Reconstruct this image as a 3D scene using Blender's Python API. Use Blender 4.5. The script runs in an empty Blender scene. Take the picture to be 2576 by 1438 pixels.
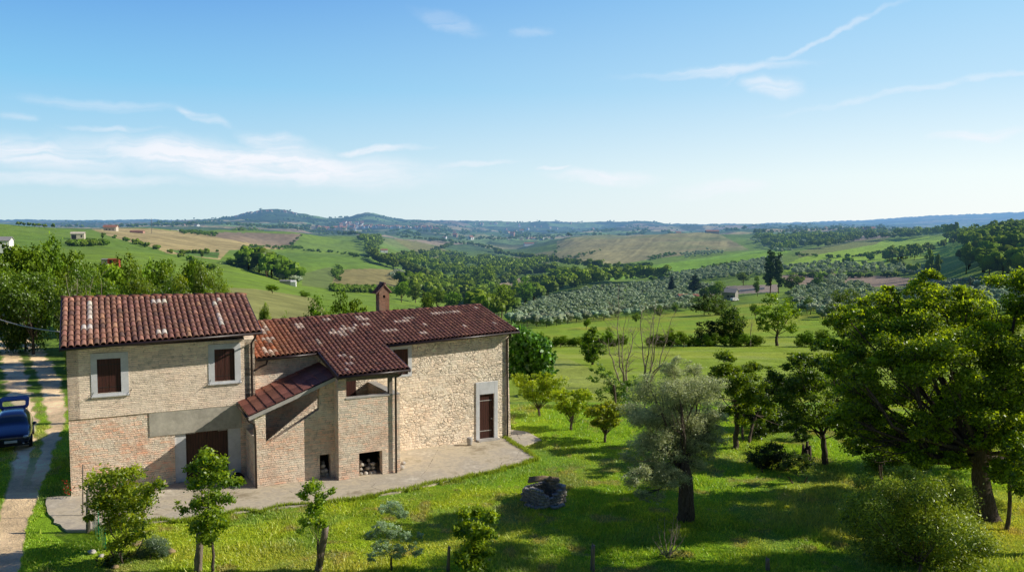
import bpy, math, random
import numpy as np
from mathutils import Vector, Matrix
random.seed(7)
RNG = np.random.default_rng(7)
SC = bpy.context.scene
COL = SC.collection

# ------------------------------------------------------------------ camera
FOC, PITCH, ROLL, CH = 2107.7, .071, -.003, 10.512      # focal length in px of a 2576 px wide frame, camera height
IW, IH = 2576., 1438.
cam = bpy.data.cameras.new("camera"); cam_o = bpy.data.objects.new("camera", cam); COL.objects.link(cam_o)
cam.sensor_width = 36; cam.lens = 36 * FOC / IW; cam.clip_start = .5; cam.clip_end = 60000
cam_o.location = (0, 0, CH)
cam_o.rotation_euler = (Matrix.Rotation(math.pi / 2 - PITCH, 3, 'X') @ Matrix.Rotation(-ROLL, 3, 'Z')).to_euler()
SC.camera = cam_o
SC.render.resolution_x, SC.render.resolution_y = 1024, 571
SC.view_settings.view_transform = 'Standard'; SC.view_settings.look = 'None'
SC.view_settings.exposure = 0; SC.view_settings.gamma = 1

def ray(x, y):
    cr, sr = math.cos(ROLL), math.sin(ROLL)
    a, b = x - IW / 2, IH / 2 - y
    px, py = (cr * a + sr * b) / FOC, (-sr * a + cr * b) / FOC
    cp, sp = math.cos(PITCH), math.sin(PITCH)
    d = Vector((px, cp + py * sp, -sp + py * cp))
    return d / d.y
def at(x, y, Y):
    d = ray(x, y); return Vector((d.x * Y, Y, CH + d.z * Y))

# ------------------------------------------------------------------ sun + sky
SUN = Vector((1.745, .09, 1.0)).normalized()
EL = math.asin(SUN.z); AZ = math.atan2(SUN.x, SUN.y)
l = bpy.data.lights.new("sun", 'SUN'); l.energy = 5.0; l.angle = math.radians(.53); l.color = (1, .93, .81)
lo = bpy.data.objects.new("sun", l); COL.objects.link(lo); lo.rotation_euler = SUN.to_track_quat('Z', 'Y').to_euler()

class NT:
    def __init__(s, tree): s.t = tree; s.n = tree.nodes; s.l = tree.links
    def __call__(s, typ, ins=None, **props):
        nd = s.n.new(typ)
        for k, v in props.items(): setattr(nd, k, v)
        for k, v in (ins or {}).items():
            sock = nd.inputs[k]
            if isinstance(v, bpy.types.NodeSocket): s.l.new(v, sock)
            else: sock.default_value = v
        return nd
    def math(s, op, a, b=0., c=None, clamp=False):
        d = {0: a, 1: b}
        if c is not None: d[2] = c
        return s('ShaderNodeMath', d, operation=op, use_clamp=clamp).outputs[0]
    def mix(s, fac, a, b, blend='MIX'):
        nd = s.n.new('ShaderNodeMix'); nd.data_type = 'RGBA'; nd.blend_type = blend
        for i, v in ((0, fac), (6, a), (7, b)):
            if isinstance(v, bpy.types.NodeSocket): s.l.new(v, nd.inputs[i])
            else: nd.inputs[i].default_value = (*v, 1) if i and len(v) == 3 else v
        return nd.outputs[2]
    def noise(s, vec, scale, detail=4, rough=.55, dist=0):
        nd = s('ShaderNodeTexNoise', {'Scale': scale, 'Detail': detail, 'Roughness': rough, 'Distortion': dist})
        if vec is not None: s.l.new(vec, nd.inputs['Vector'])
        return nd.outputs[0]
    def ramp(s, fac, stops):
        nd = s.n.new('ShaderNodeValToRGB'); s.l.new(fac, nd.inputs[0])
        e = nd.color_ramp.elements
        while len(e) < len(stops): e.new(.5)
        for q, (p, c) in zip(e, stops): q.position = p; q.color = (*c, 1) if not isinstance(c, float) else (c, c, c, 1)
        return nd.outputs[0]
    def mapr(s, v, a, b, c=0., d=1.):
        return s('ShaderNodeMapRange', {0: v, 1: a, 2: b, 3: c, 4: d}, clamp=True).outputs[0]

world = bpy.data.worlds.new("World"); SC.world = world; world.use_nodes = True
W_ = NT(world.node_tree); W_.n.clear()
sky = W_('ShaderNodeTexSky', sky_type='NISHITA', sun_disc=False, sun_elevation=EL, sun_rotation=AZ,
         altitude=200, air_density=1.0, dust_density=1.2, ozone_density=1.6)
geo = W_('ShaderNodeTexCoord').outputs['Generated']
sp = W_('ShaderNodeSeparateXYZ', {0: geo}).outputs
az = W_.math('MULTIPLY', W_.math('ARCTAN2', sp[0], sp[1]), 57.2958)
el = W_.math('MULTIPLY', W_.math('ARCSINE', sp[2]), 57.2958)
def azel(x, y):
    d = ray(x, y); return math.degrees(math.atan2(d.x, d.y)), math.degrees(math.atan2(d.z, math.hypot(d.x, d.y)))
clouds = [(640, 412, 400, 42, 3, 1.0), (330, 385, 90, 14, 8, .6), (60, 388, 200, 34, 5, .75), (180, 452, 260, 14, 0, .5), (505, 297, 75, 10, 12, .5),
          (690, 362, 60, 26, 10, .6), (950, 380, 110, 9, -3, .7), (380, 362, 60, 8, 0, .6), (1190, 415, 110, 8, -5, .4),
          (1800, 180, 190, 11, -2, .5), (2060, 100, 190, 7, -22, .36), (1950, 218, 60, 18, 10, .55), (2380, 208, 320, 7, -8, .3),
          (1515, 447, 115, 17, 3, .8), (1385, 425, 26, 6, 0, .6), (1820, 478, 110, 17, -5, .65), (2475, 338, 90, 11, 0, .6),
          (1140, 55, 80, 18, 15, .22), (1335, 88, 34, 10, -8, .18), (300, 328, 80, 8, 0, .4), (30, 297, 50, 8, 0, .3), (250, 265, 140, 12, 0, .25)]
tot = None
vec0 = W_('ShaderNodeCombineXYZ', {0: az, 1: el}).outputs[0]
warp = W_('ShaderNodeTexNoise', {'Scale': .3, 'Detail': 5, 'Roughness': .5}); W_.l.new(vec0, warp.inputs[0])
wv = W_('ShaderNodeVectorMath', {0: warp.outputs[1], 1: (.5, .5, .5)}, operation='SUBTRACT').outputs[0]
wv = W_('ShaderNodeVectorMath', {0: wv, 1: (5, 1.5, 0)}, operation='MULTIPLY').outputs[0]
vecw = W_('ShaderNodeVectorMath', {0: vec0, 1: wv}, operation='ADD').outputs[0]
for (x, y, rx, ry, ang, s_) in clouds:
    a0, e0 = azel(x, y)
    mp = W_('ShaderNodeMapping', {'Vector': vecw, 'Location': (a0, e0, 0), 'Rotation': (0, 0, -math.radians(ang)),
            'Scale': (rx / FOC * 57.3, ry / FOC * 57.3, 1)}, vector_type='TEXTURE')
    g = W_('ShaderNodeVectorMath', {0: mp.outputs[0]}, operation='LENGTH').outputs[1]
    v = W_('ShaderNodeMapRange', {0: g, 1: 1.6, 2: .1, 3: 0., 4: s_}, clamp=True, interpolation_type='SMOOTHERSTEP').outputs[0]
    tot = v if tot is None else W_.math('MAXIMUM', tot, v)
nm = W_('ShaderNodeMapping', {'Vector': vecw, 'Scale': (.22, 1.5, 1), 'Rotation': (0, 0, .05)})
nz = W_.noise(nm.outputs[0], 1.0, 6, .6, .6)
nz = W_.mapr(nz, .24, .56)
msk = W_.math('MULTIPLY', tot, W_.math('ADD', W_.math('MULTIPLY', nz, .85), .15))
msk = W_.math('MULTIPLY', msk, 1.05, clamp=True)
K_ = 1 / .12
def lin(r, g, b): return tuple((q / 255.) ** 2.2 * K_ for q in (r, g, b))
eln = W_.mapr(el, 0., 32.)
gl = W_.ramp(eln, [(0, lin(206, 231, 238)), (.12, lin(180, 220, 241)), (.28, lin(130, 198, 240)), (.5, lin(86, 150, 226)), (.8, lin(60, 110, 190)), (1., lin(48, 92, 170))])
gr = W_.ramp(eln, [(0, lin(250, 254, 253)), (.10, lin(243, 254, 254)), (.28, lin(190, 227, 250)), (.5, lin(146, 206, 247)), (.8, lin(84, 140, 215)), (1., lin(48, 92, 170))])
azn = W_('ShaderNodeMapRange', {0: az, 1: -38., 2: 42.}, clamp=True, interpolation_type='SMOOTHSTEP').outputs[0]
tone = W_.mix(azn, gl, gr)
skc = W_.mix(.90, sky.outputs[0], tone)
back = W_.mapr(sp[1], -.5, .5, .30, 1.0)          # sky dimmed behind the camera to cut fill light on the facade
skc = W_.mix(1., skc, W_('ShaderNodeCombineXYZ', {0: back, 1: back, 2: back}).outputs[0], 'MULTIPLY')
cl = W_.mix(msk, skc, lin(240, 243, 250))
bg = W_('ShaderNodeBackground', {'Color': cl, 'Strength': .125})
W_('ShaderNodeOutputWorld', {0: bg.outputs[0]})

# ------------------------------------------------------------------ mesh helpers
def tag(o, label=None, cat=None, group=None, kind=None):
    if label: o['label'] = label
    if cat: o['category'] = cat
    if group: o['group'] = group
    if kind: o['kind'] = kind
    return o
def empty(name, loc=(0, 0, 0), rz=0, parent=None):
    o = bpy.data.objects.new(name, None); COL.objects.link(o); o.location = loc; o.rotation_euler = (0, 0, rz)
    o.empty_display_size = .3
    if parent: o.parent = parent
    return o
def npmesh(name, V, Fc, mats, parent=None, col=None, smooth=False, mi=None):
    """V (n,3); Fc (m,k) with k 3 or 4; col (n,3) point colours"""
    me = bpy.data.meshes.new(name)
    V = np.ascontiguousarray(V, dtype=np.float32); Fc = np.ascontiguousarray(Fc, dtype=np.int32)
    m, k = Fc.shape
    me.vertices.add(len(V)); me.vertices.foreach_set('co', V.ravel())
    me.loops.add(m * k); me.loops.foreach_set('vertex_index', Fc.ravel())
    me.polygons.add(m); me.polygons.foreach_set('loop_start', np.arange(0, m * k, k, dtype=np.int32))
    me.polygons.foreach_set('loop_total', np.full(m, k, dtype=np.int32))
    if smooth: me.polygons.foreach_set('use_smooth', np.ones(m, dtype=bool))
    if mi is not None: me.polygons.foreach_set('material_index', np.asarray(mi, dtype=np.int32))
    if col is not None:
        a = me.color_attributes.new('Col', 'FLOAT_COLOR', 'POINT')
        c = np.ones((len(V), 4), dtype=np.float32); c[:, :3] = col; a.data.foreach_set('color', c.ravel())
    me.update(calc_edges=True)
    for q in (mats if isinstance(mats, (list, tuple)) else [mats]): me.materials.append(q)
    o = bpy.data.objects.new(name, me); COL.objects.link(o)
    if parent: o.parent = parent
    return o
class MB:
    def __init__(s, f=None): s.v = []; s.f = []; s.c = []; s.m = []; s.sm = []; s.tf = f or (lambda u, n, z: (u, -n, z)); s.col = (1, 1, 1)
    def V(s, *p): s.v.append(s.tf(*p)); s.c.append(s.col); return len(s.v) - 1
    def face(s, idx, m=0, sm=False): s.f.append(tuple(idx)); s.m.append(m); s.sm.append(sm)
    def poly(s, pts, m=0): s.face([s.V(*p) for p in pts], m)
    def box(s, a0, a1, b0, b1, c0, c1, m=0):
        i = [s.V(a, b, c) for c in (c0, c1) for b in (b0, b1) for a in (a0, a1)]
        for q in ((0, 1, 3, 2), (4, 6, 7, 5), (0, 4, 5, 1), (2, 3, 7, 6), (0, 2, 6, 4), (1, 5, 7, 3)): s.face([i[k] for k in q], m)
    def prism(s, uz, n0, n1, m=0):
        a = [s.V(u, n0, z) for u, z in uz]; b = [s.V(u, n1, z) for u, z in uz]; k = len(uz)
        s.face(a, m); s.face(b[::-1], m)
        for i in range(k): s.face((a[i], b[i], b[(i + 1) % k], a[(i + 1) % k]), m)
    def prism_u(s, nz, u0, u1, m=0):
        a = [s.V(u0, n, z) for n, z in nz]; b = [s.V(u1, n, z) for n, z in nz]; k = len(nz)
        s.face(a, m); s.face(b[::-1], m)
        for i in range(k): s.face((a[i], b[i], b[(i + 1) % k], a[(i + 1) % k]), m)
    def tube(s, pts, r, sides=8, m=0, cap=True):
        pts = [Vector(p) for p in pts]; rs = r if isinstance(r, (list, tuple)) else [r] * len(pts)
        rings = []; ref = None
        for i, p in enumerate(pts):
            d = (pts[min(i + 1, len(pts) - 1)] - pts[max(i - 1, 0)])
            if d.length < 1e-9: d = Vector((0, 0, 1))
            d.normalize()
            a = d.cross(Vector((0, 0, 1)) if abs(d.z) < .9 else Vector((1, 0, 0))).normalized() if ref is None else (ref - d * ref.dot(d)).normalized()
            ref = a; b = d.cross(a)
            rings.append([s.V(*(p + (a * math.cos(t) + b * math.sin(t)) * rs[i])) for t in [2 * math.pi * j / sides for j in range(sides)]])
        for i in range(len(rings) - 1):
            for j in range(sides):
                s.face((rings[i][j], rings[i][(j + 1) % sides], rings[i + 1][(j + 1) % sides], rings[i + 1][j]), m, True)
        if cap: s.face(rings[0][::-1], m); s.face(rings[-1], m)
    def build(s, name, mats, parent=None, bevel=0):
        me = bpy.data.meshes.new(name); me.from_pydata([tuple(p) for p in s.v], [], s.f)
        for q in (mats if isinstance(mats, (list, tuple)) else [mats]): me.materials.append(q)
        me.polygons.foreach_set('material_index', s.m); me.polygons.foreach_set('use_smooth', s.sm)
        a = me.color_attributes.new('Col', 'FLOAT_COLOR', 'POINT')
        a.data.foreach_set('color', np.array([(*c, 1) for c in s.c], dtype=np.float32).ravel())
        import bmesh
        bm = bmesh.new(); bm.from_mesh(me); bmesh.ops.recalc_face_normals(bm, faces=bm.faces)
        if bevel: bmesh.ops.bevel(bm, geom=list(bm.edges), offset=bevel, segments=2, affect='EDGES', profile=.6)
        bm.to_mesh(me); bm.free(); me.update()
        o = bpy.data.objects.new(name, me); COL.objects.link(o)
        if parent: o.parent = parent
        return o
XYZ = lambda x, y, z: (x, y, z)

# ------------------------------------------------------------------ materials
def mat(name):
    m = bpy.data.materials.new(name); m.use_nodes = True; t = NT(m.node_tree); t.n.clear()
    t.out = t('ShaderNodeOutputMaterial'); return m, t
def principled(t, color, rough=.85, spec=.3, normal=None, **kw):
    d = {'Base Color': color if isinstance(color, bpy.types.NodeSocket) else (*color, 1), 'Roughness': rough, 'Specular IOR Level': spec}
    if normal is not None: d['Normal'] = normal
    d.update(kw)
    p = t('ShaderNodeBsdfPrincipled', d); t.l.new(p.outputs[0], t.out.inputs[0]); return p
def bump(t, h, dist=.02, strength=1., normal=None):
    d = {'Height': h, 'Distance': dist, 'Strength': strength}
    if normal is not None: d['Normal'] = normal
    return t('ShaderNodeBump', d).outputs[0]
def simple(name, c, rough=.7, var=.25, scale=6., spec=.3, bd=.005, metallic=0.):
    m, t = mat(name); co = t('ShaderNodeTexCoord').outputs['Object']
    n = t.noise(co, scale, 5, .6); n2 = t.noise(co, scale * 6, 4, .6)
    k = t.math('ADD', t.math('MULTIPLY', n, .7), t.math('MULTIPLY', n2, .3))
    c0 = tuple(q * (1 - var) for q in c); c1 = tuple(min(1, q * (1 + var)) for q in c)
    colr = t.mix(t.mapr(k, .35, .65), c0, c1)
    principled(t, colr, rough, spec, bump(t, n2, bd), **{'Metallic': metallic}); return m

def masonry(name, base, red, mortar, bw=.27, bh=.07, redness=.5, roughamt=1., rubble=0., render=.35):
    """coursed brick or rubble by wall position (u, z): warped courses, patches of redder brick, patches smeared with mortar"""
    m, t = mat(name); co = t('ShaderNodeTexCoord').outputs['Object']
    s_ = t('ShaderNodeSeparateXYZ', {0: co}).outputs
    uu = t.math('SUBTRACT', s_[0], s_[1]); v = t('ShaderNodeCombineXYZ', {0: uu, 1: s_[2], 2: 0.}).outputs[0]
    def warp(scale, amt, src):
        wn = t('ShaderNodeTexNoise', {'Scale': scale, 'Detail': 3., 'Roughness': .55}); t.l.new(v, wn.inputs[0])
        w = t('ShaderNodeVectorMath', {0: wn.outputs[1], 1: (.5, .5, .5)}, operation='SUBTRACT').outputs[0]
        w = t('ShaderNodeVectorMath', {0: w, 1: (amt[0], amt[1], 0)}, operation='MULTIPLY').outputs[0]
        return t('ShaderNodeVectorMath', {0: src, 1: w}, operation='ADD').outputs[0]
    vv = warp(.9, (.25, .10), v); vv = warp(4., (.16 * roughamt, .055 * roughamt), vv); vv = warp(15., (.05, .028), vv)
    br = t('ShaderNodeTexBrick', {'Vector': vv, 'Scale': 1., 'Mortar Size': .012, 'Mortar Smooth': .5, 'Bias': 0., 'Brick Width': bw, 'Row Height': bh,
           'Color1': (0, 0, 0, 1), 'Color2': (1, 1, 1, 1), 'Mortar': (.5, .5, .5, 1)})
    br.offset = .43; br.squash = .7; br.squash_frequency = 3
    rnd, mort = br.outputs[0], br.outputs[1]
    if rubble:
        sv = t('ShaderNodeVectorMath', {0: vv, 1: (1., 1.75, 1.)}, operation='MULTIPLY').outputs[0]
        ve = t('ShaderNodeTexVoronoi', {'Vector': sv, 'Scale': rubble}, feature='DISTANCE_TO_EDGE').outputs[0]
        vc = t('ShaderNodeTexVoronoi', {'Vector': sv, 'Scale': rubble}).outputs[1]
        rv = t('ShaderNodeSeparateXYZ', {0: vc}).outputs[0]; mv = t.mapr(ve, .02, .13, 1., 0.)
        sel = t.mapr(t.noise(v, .8, 3), .42, .5)
        mort = t.math('ADD', t.math('MULTIPLY', mort, t.math('SUBTRACT', 1., sel)), t.math('MULTIPLY', mv, sel))
        rnd = t.math('ADD', t.math('MULTIPLY', rnd, t.math('SUBTRACT', 1., sel)), t.math('MULTIPLY', rv, sel))
    big = t.noise(v, .9, 5, .65); big2 = t.noise(v, .35, 3, .6); fine = t.noise(v, 20, 4, .65); mid = t.noise(v, 5.5, 5, .7)
    cover = t.mapr(t.noise(v, 1.7, 5, .72), .48, .62, 0., render)          # mortar smeared over the courses
    r = t.math('ADD', t.math('MULTIPLY', t.mapr(big, .42, .62), .7), t.math('MULTIPLY', t.mapr(rnd, .4, 1.), .6))
    c = t.mix(t.math('MULTIPLY', r, redness, clamp=True), base, red)
    lum = t.math('ADD', t.math('MULTIPLY', t.mapr(mid, .3, .7), .34), t.math('MULTIPLY', rnd, .40)); lum = t.math('ADD', lum, t.math('MULTIPLY', t.mapr(fine, .3, .7), .22))
    lum = t.math('ADD', t.math('ADD', lum, t.math('MULTIPLY', t.mapr(big2, .3, .7), .18)), .42)
    c = t.mix(1., c, t('ShaderNodeCombineXYZ', {0: lum, 1: lum, 2: lum}).outputs[0], 'MULTIPLY')
    c = t.mix(t.math('MAXIMUM', t.math('MULTIPLY', mort, .30), cover), c, mortar)
    gap = t.math('MULTIPLY', t.mapr(mort, .35, .9), t.mapr(t.noise(v, 3.2, 5, .75), .46, .60, 0., .80)); gap = t.math('MULTIPLY', gap, t.math('SUBTRACT', 1., cover))
    c = t.mix(gap, c, tuple(q * .22 for q in base))
    stn = t.math('MULTIPLY', t.mapr(t.noise(t('ShaderNodeMapping', {'Vector': v, 'Scale': (1.6, .35, 1)}).outputs[0], 1., 4, .6), .55, .75), .30); c = t.mix(stn, c, tuple(q * .5 for q in base))
    h = t.math('ADD', t.math('MULTIPLY', rnd, .30), t.math('MULTIPLY', mid, .9 * roughamt)); h = t.math('SUBTRACT', h, t.math('MULTIPLY', t.math('MULTIPLY', mort, t.math('SUBTRACT', 1., cover)), .55)); h = t.math('ADD', h, t.math('MULTIPLY', fine, .30))
    principled(t, c, .93, .15, bump(t, h, .06 * roughamt)); return m

M = {}
M['brick_up'] = masonry('pale coursed brick', (.97, .81, .63), (.86, .55, .40), (.97, .84, .68), .55, .075, .24, .7, 0, .45)
M['brick_low'] = masonry('old reddish brick', (.96, .82, .64), (.88, .46, .29), (.98, .86, .68), .42, .085, .9, 1.0, 0, .6)
M['brick_stair'] = masonry('weathered brick', (.88, .77, .62), (.72, .37, .23), (.88, .77, .63), .33, .09, .6, .9, 0, .5)
M['stone_rw'] = masonry('rubble stone', (1., .87, .68), (.92, .58, .38), (1., .90, .73), .30, .12, .3, 1.25, 4.6, .55)
M['brick_ch'] = masonry('chimney brick', (.36, .21, .14), (.33, .14, .08), (.45, .36, .28), .24, .06, .7, .6)
M['plaster'] = simple('grey-white plaster', (.60, .61, .62), .9, .12, 3., .2, .004)
M['plaster_stain'] = simple('stained cement', (.43, .40, .33), .9, .28, 1.1, .2, .006)
M['conc'] = simple('grey concrete trim', (.42, .40, .37), .9, .2, 2., .2, .006)
M['iron'] = simple('dark iron', (.03, .022, .02), .5, .2, 8., .4, .002)
M['gutter'] = simple('dark brown gutter', (.030, .018, .016), .38, .2, 5., .5, .001)
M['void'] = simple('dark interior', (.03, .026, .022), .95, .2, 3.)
M['oldwood'] = simple('weathered wood', (.20, .17, .14), .9, .3, 9., .2, .006)
def planks(name, c, w=.11):
    m, t = mat(name); co = t('ShaderNodeTexCoord').outputs['Object']; s_ = t('ShaderNodeSeparateXYZ', {0: co}).outputs
    fr = t.math('FRACT', t.math('DIVIDE', s_[0], w)); g = t.math('LESS_THAN', t.math('ABSOLUTE', t.math('SUBTRACT', fr, .5)), .44)
    mp = t('ShaderNodeMapping', {'Vector': co, 'Scale': (14, 14, 1.2)}).outputs[0]; n = t.noise(mp, 2, 4)
    cc = t.mix(t.mapr(n, .3, .7), tuple(q * .65 for q in c), tuple(q * 1.4 for q in c)); cc = t.mix(g, tuple(q * .25 for q in c), cc)
    principled(t, cc, .5, .35, bump(t, t.math('ADD', g, t.math('MULTIPLY', n, .3)), .01)); return m
M['shutter'] = planks('dark brown boards', (.062, .022, .016))
M['tile'], t = mat('clay tile')
co = t('ShaderNodeTexCoord').outputs['Object']; at_ = t('ShaderNodeAttribute', attribute_name='Col').outputs[0]
n1 = t.noise(co, 9, 5, .65); n2 = t.noise(co, 45, 3, .6)
lm = t.math('ADD', t.math('MULTIPLY', n1, .7), t.math('MULTIPLY', n2, .35)); lm = t.mapr(lm, .3, .75, .6, 1.3)
cc = t.mix(1., at_, t('ShaderNodeCombineXYZ', {0: lm, 1: lm, 2: lm}).outputs[0], 'MULTIPLY')
principled(t, cc, .72, .35, bump(t, n2, .004))

# ------------------------------------------------------------------ farmhouse
OX, OY, YAW = -17.103, 31.891, .464
house = empty('farmhouse', (OX, OY, 0), YAW)
tag(house, 'two-part brick and stone farmhouse with terracotta tiled roofs, brown shutters and a covered outside stair', 'farmhouse')
A_ = .030
def Lf(u, n, z): return (u, -n, z)
def Rf(u, n, z):
    x, y = u - 7.0, -n
    return (7.0 + x * math.cos(A_) - y * math.sin(A_), x * math.sin(A_) + y * math.cos(A_), z)
def zl(u, n):      # left roof surface
    a = 5.885 + .031 * (u + .18); b = 7.46 - .0135 * (u + .19); t = (.75 - n) / 4.09
    return a + (b - a) * t if n > -3.34 else b - (b - a) * (-3.34 - n) / 4.09
def zr(u, n):      # right roof surface (its eave runs further out over the porch)
    e = 4.885 + .0373 * (u - 7.2); r = 5.97 + .0267 * (u - 8.1)
    if n > -.06: return e + (4.39 + .026 * (u - 9.7) - e) * (n + .06) / 3.01
    if n > -4.36: return e + (r - e) * (-.06 - n) / 4.30
    return r - (r - e) * (-4.36 - n) / 4.30

# left block walls
b = MB(Lf); T = .4
for q in ((0, 1.04, 3.0, 5.75), (1.04, 1.88, 3.0, 3.95), (1.04, 1.88, 5.30, 5.75), (1.88, 5.39, 3.0, 5.75), (5.39, 6.19, 3.0, 4.07), (5.39, 6.19, 5.41, 5.75), (6.19, 7, 3.0, 5.75)):
    b.box(q[0], q[1], -T, 0, q[2], q[3])
b.prism_u([(0, 3.0), (-6.7, 3.0), (-6.7, 5.75), (-3.34, 7.25), (0, 5.75)], .0005, .4); b.prism_u([(0, 3.0), (-6.7, 3.0), (-6.7, 5.75), (-3.34, 7.25), (0, 5.75)], 6.6, 6.9995)
b.box(.4, 6.6, -6.7, -6.3, 3.0, 5.75)
b.build('wall', M['brick_up'], house)
b = MB(Lf)
for q in ((.0, 3.79, -.7, 2.999), (6.38, 7, -.7, 2.999), (3.79, 6.38, 2.02, 2.999)): b.box(q[0], q[1], -T, -.045, q[2], q[3])
b.box(0.0, .4, -6.7, -T, -.7, 2.999); b.box(6.6, 7.0, -6.7, -T, -.7, 2.999); b.box(.4, 6.6, -6.7, -6.3, -.7, 2.999)
b.build('wall', M['brick_low'], house)
b = MB(Lf); b.box(2.86, 6.42, -.042, -.012, 2.03, 2.995); b.build('lintel', M['plaster_stain'], house)
b = MB(Lf); b.box(3.792, 4.22, -.6, -.12, -.7, 2.015); b.box(5.89, 6.378, -.6, -.12, -.7, 2.015); b.box(3.80, 6.37, -.9, -.60, -.7, 2.6); b.build('door_surround', M['plaster'], house)
d_ = empty('garage_door', parent=house)
b = MB(Lf); b.box(4.222, 5.05, -.34, -.30, .02, 2.0); b.box(5.06, 5.888, -.34, -.30, .02, 2.0); b.build('door_leaf', M['shutter'], d_)
for x_ in (4.25, 5.5): b = MB(Lf); b.box(x_, x_ + .36, -.29, -.26, 1.93, 1.955); b.build('hinge', M['conc'], d_)
def window(u0, u1, z0, z1, su0, su1, sz0, sz1, irons=True):
    w = empty('window', parent=house)
    b = MB(Lf); e = .006
    b.box(u0, su0, -.02, .022, z0, z1); b.box(su1, u1, -.02, .022, z0, z1); b.box(su0, su1, -.02, .022, sz1, z1); b.box(su0, su1, -.02, .022, z0, sz0)
    b.build('window_frame', M['plaster'], w)
    b = MB(Lf); b.box(u0 - .03, u1 + .03, -.02, .09, z0 - .05, z0 + .0); b.build('sill', M['plaster'], w)
    mid = (su0 + su1) / 2
    for a, c in ((su0 + .01, mid - .006), (mid + .006, su1 - .01)):
        b = MB(Lf); b.box(a, c, -.11, -.065, sz0 + .01, sz1 - .01)
        s_ = b.build('shutter', M['shutter'], w)
        for zz in (sz0 + .2, sz1 - .25): b = MB(Lf); b.box(a + .02, c - .02, -.064, -.055, zz, zz + .03); b.build('hinge', M['iron'], s_)
    if irons:
        for uu in (u0 - .02, u1 + .0):
            b = MB(Lf); b.tube([(uu + .1, .0, z0 + .17), (uu - .02, .26, z0 - .06)], .010, 6); b.build('shutter_stay', M['iron'], w)
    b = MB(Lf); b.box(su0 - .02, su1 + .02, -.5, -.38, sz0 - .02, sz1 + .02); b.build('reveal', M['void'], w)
window(.82, 2.15, 3.86, 5.53, 1.04, 1.88, 3.95, 5.30)
window(5.15, 6.43, 4.00, 5.62, 5.39, 6.19, 4.07, 5.41)

# roofs
def roof_tiles(f, u0, u1, n_lo, n_hi, zf, w, rl, colf, mb, skip=None):
    """rows of half-round cover tiles from the eave (n_lo) up to the ridge (n_hi)"""
    nc = int(round((u1 - u0) / w)); w = (u1 - u0) / nc; length = abs(n_lo - n_hi); nr = int(round(length / rl)); rl = length / nr
    S = 7
    for i in range(nc):
        uc = u0 + (i + .5) * w; jit = random.uniform(-.006, .006)
        for j in range(nr):
            c = colf(i, j, nc, nr)
            if c is None: continue
            mb.col = c
            na = n_lo - j * rl + .02 + random.uniform(-.012, .012); nb = n_lo - (j + 1) * rl - .05; tw = random.uniform(-.012, .012)
            ra, rb = w * .475, w * .385; rings = []
            for nn, r, up in ((na, ra, .034), (nb, rb, .004)):
                rings.append([mb.V(uc + jit + (tw if nn == na else 0) - math.cos(math.pi * k / (S - 1)) * r, nn, zf(uc, nn) + .012 + up + math.sin(math.pi * k / (S - 1)) * r * .85) for k in range(S)])
            for k in range(S - 1): mb.face((rings[0][k], rings[0][k + 1], rings[1][k + 1], rings[1][k]), 0, True)
            inner = [mb.V(uc + jit + tw - math.cos(math.pi * k / (S - 1)) * ra * .86, na, zf(uc, na) + .044 + math.sin(math.pi * k / (S - 1)) * ra * .68) for k in range(S)]
            for k in range(S - 1): mb.face((rings[0][k], inner[k], inner[k + 1], rings[0][k + 1]), 0)
def jc(c, v=.18):
    if random.random() < .07: c = (c[0] * 1.45, c[1] * 1.5, c[2] * 1.35)
    elif random.random() < .06: c = (c[0] * .62, c[1] * .68, c[2] * .75)
    k = 1 + random.uniform(-v, v); return tuple(q * k * (1 + random.uniform(-.05, .05)) for q in c)
def cl_(i, j, nc, nr):
    f = (i + .5) / nc; r = (nr - 1 - j) / (nr - 1.)      # r 0 at the ridge
    pale = (.66, .57, .48)
    if i == 4 and 1 <= nr - 1 - j <= 7: return jc(pale, .12) if random.random() < .86 else (.45, .27, .2)
    if i == 3 and nr - 1 - j == 6: return jc(pale, .1)
    if i in (15, 16, 17) and nr - 1 - j == 1: return jc(pale, .1)
    if i in (15, 16) and nr - 1 - j == 8: return jc(pale, .1)
    if i == 26 and 2 <= nr - 1 - j <= 7: return jc(pale, .12) if random.random() < .85 else (.45, .27, .2)
    if i == 27 and nr - 1 - j == 1: return jc(pale, .12)
    base = (.33, .165, .115) if f < .3 else (.275, .135, .098)
    return jc(base)
rf = MB(Lf); rf.col = (.045, .020, .014)
for n0, n1 in ((.73, -3.34), (-3.34, -7.08)):
    for us in ((-.16, 7.16),):
        a = [(us[0], n0, zl(us[0], n0)), (us[1], n0, zl(us[1], n0)), (us[1], n1, zl(us[1], n1)), (us[0], n1, zl(us[0], n1))]
        rf.poly(a); rf.poly([(p[0], p[1], p[2] - .09) for p in a][::-1])
        for i in range(4): p, q = a[i], a[(i + 1) % 4]; rf.poly([p, q, (q[0], q[1], q[2] - .09), (p[0], p[1], p[2] - .09)])
roofL = rf.build('roof', M['tile'], house)
b = MB(Lf); roof_tiles(Lf, -.16, 7.17, .75, -3.30, zl, .222, .405, cl_, b)
roof_tiles(Lf, -.17, 7.21, -7.08, -3.38, lambda u, n: zl(u, n), .222, -.40 if False else .40, lambda i, j, a, c: jc((.22, .09, .06)), b) if False else None
b.build('roof_tiles', M['tile'], roofL)
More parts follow.
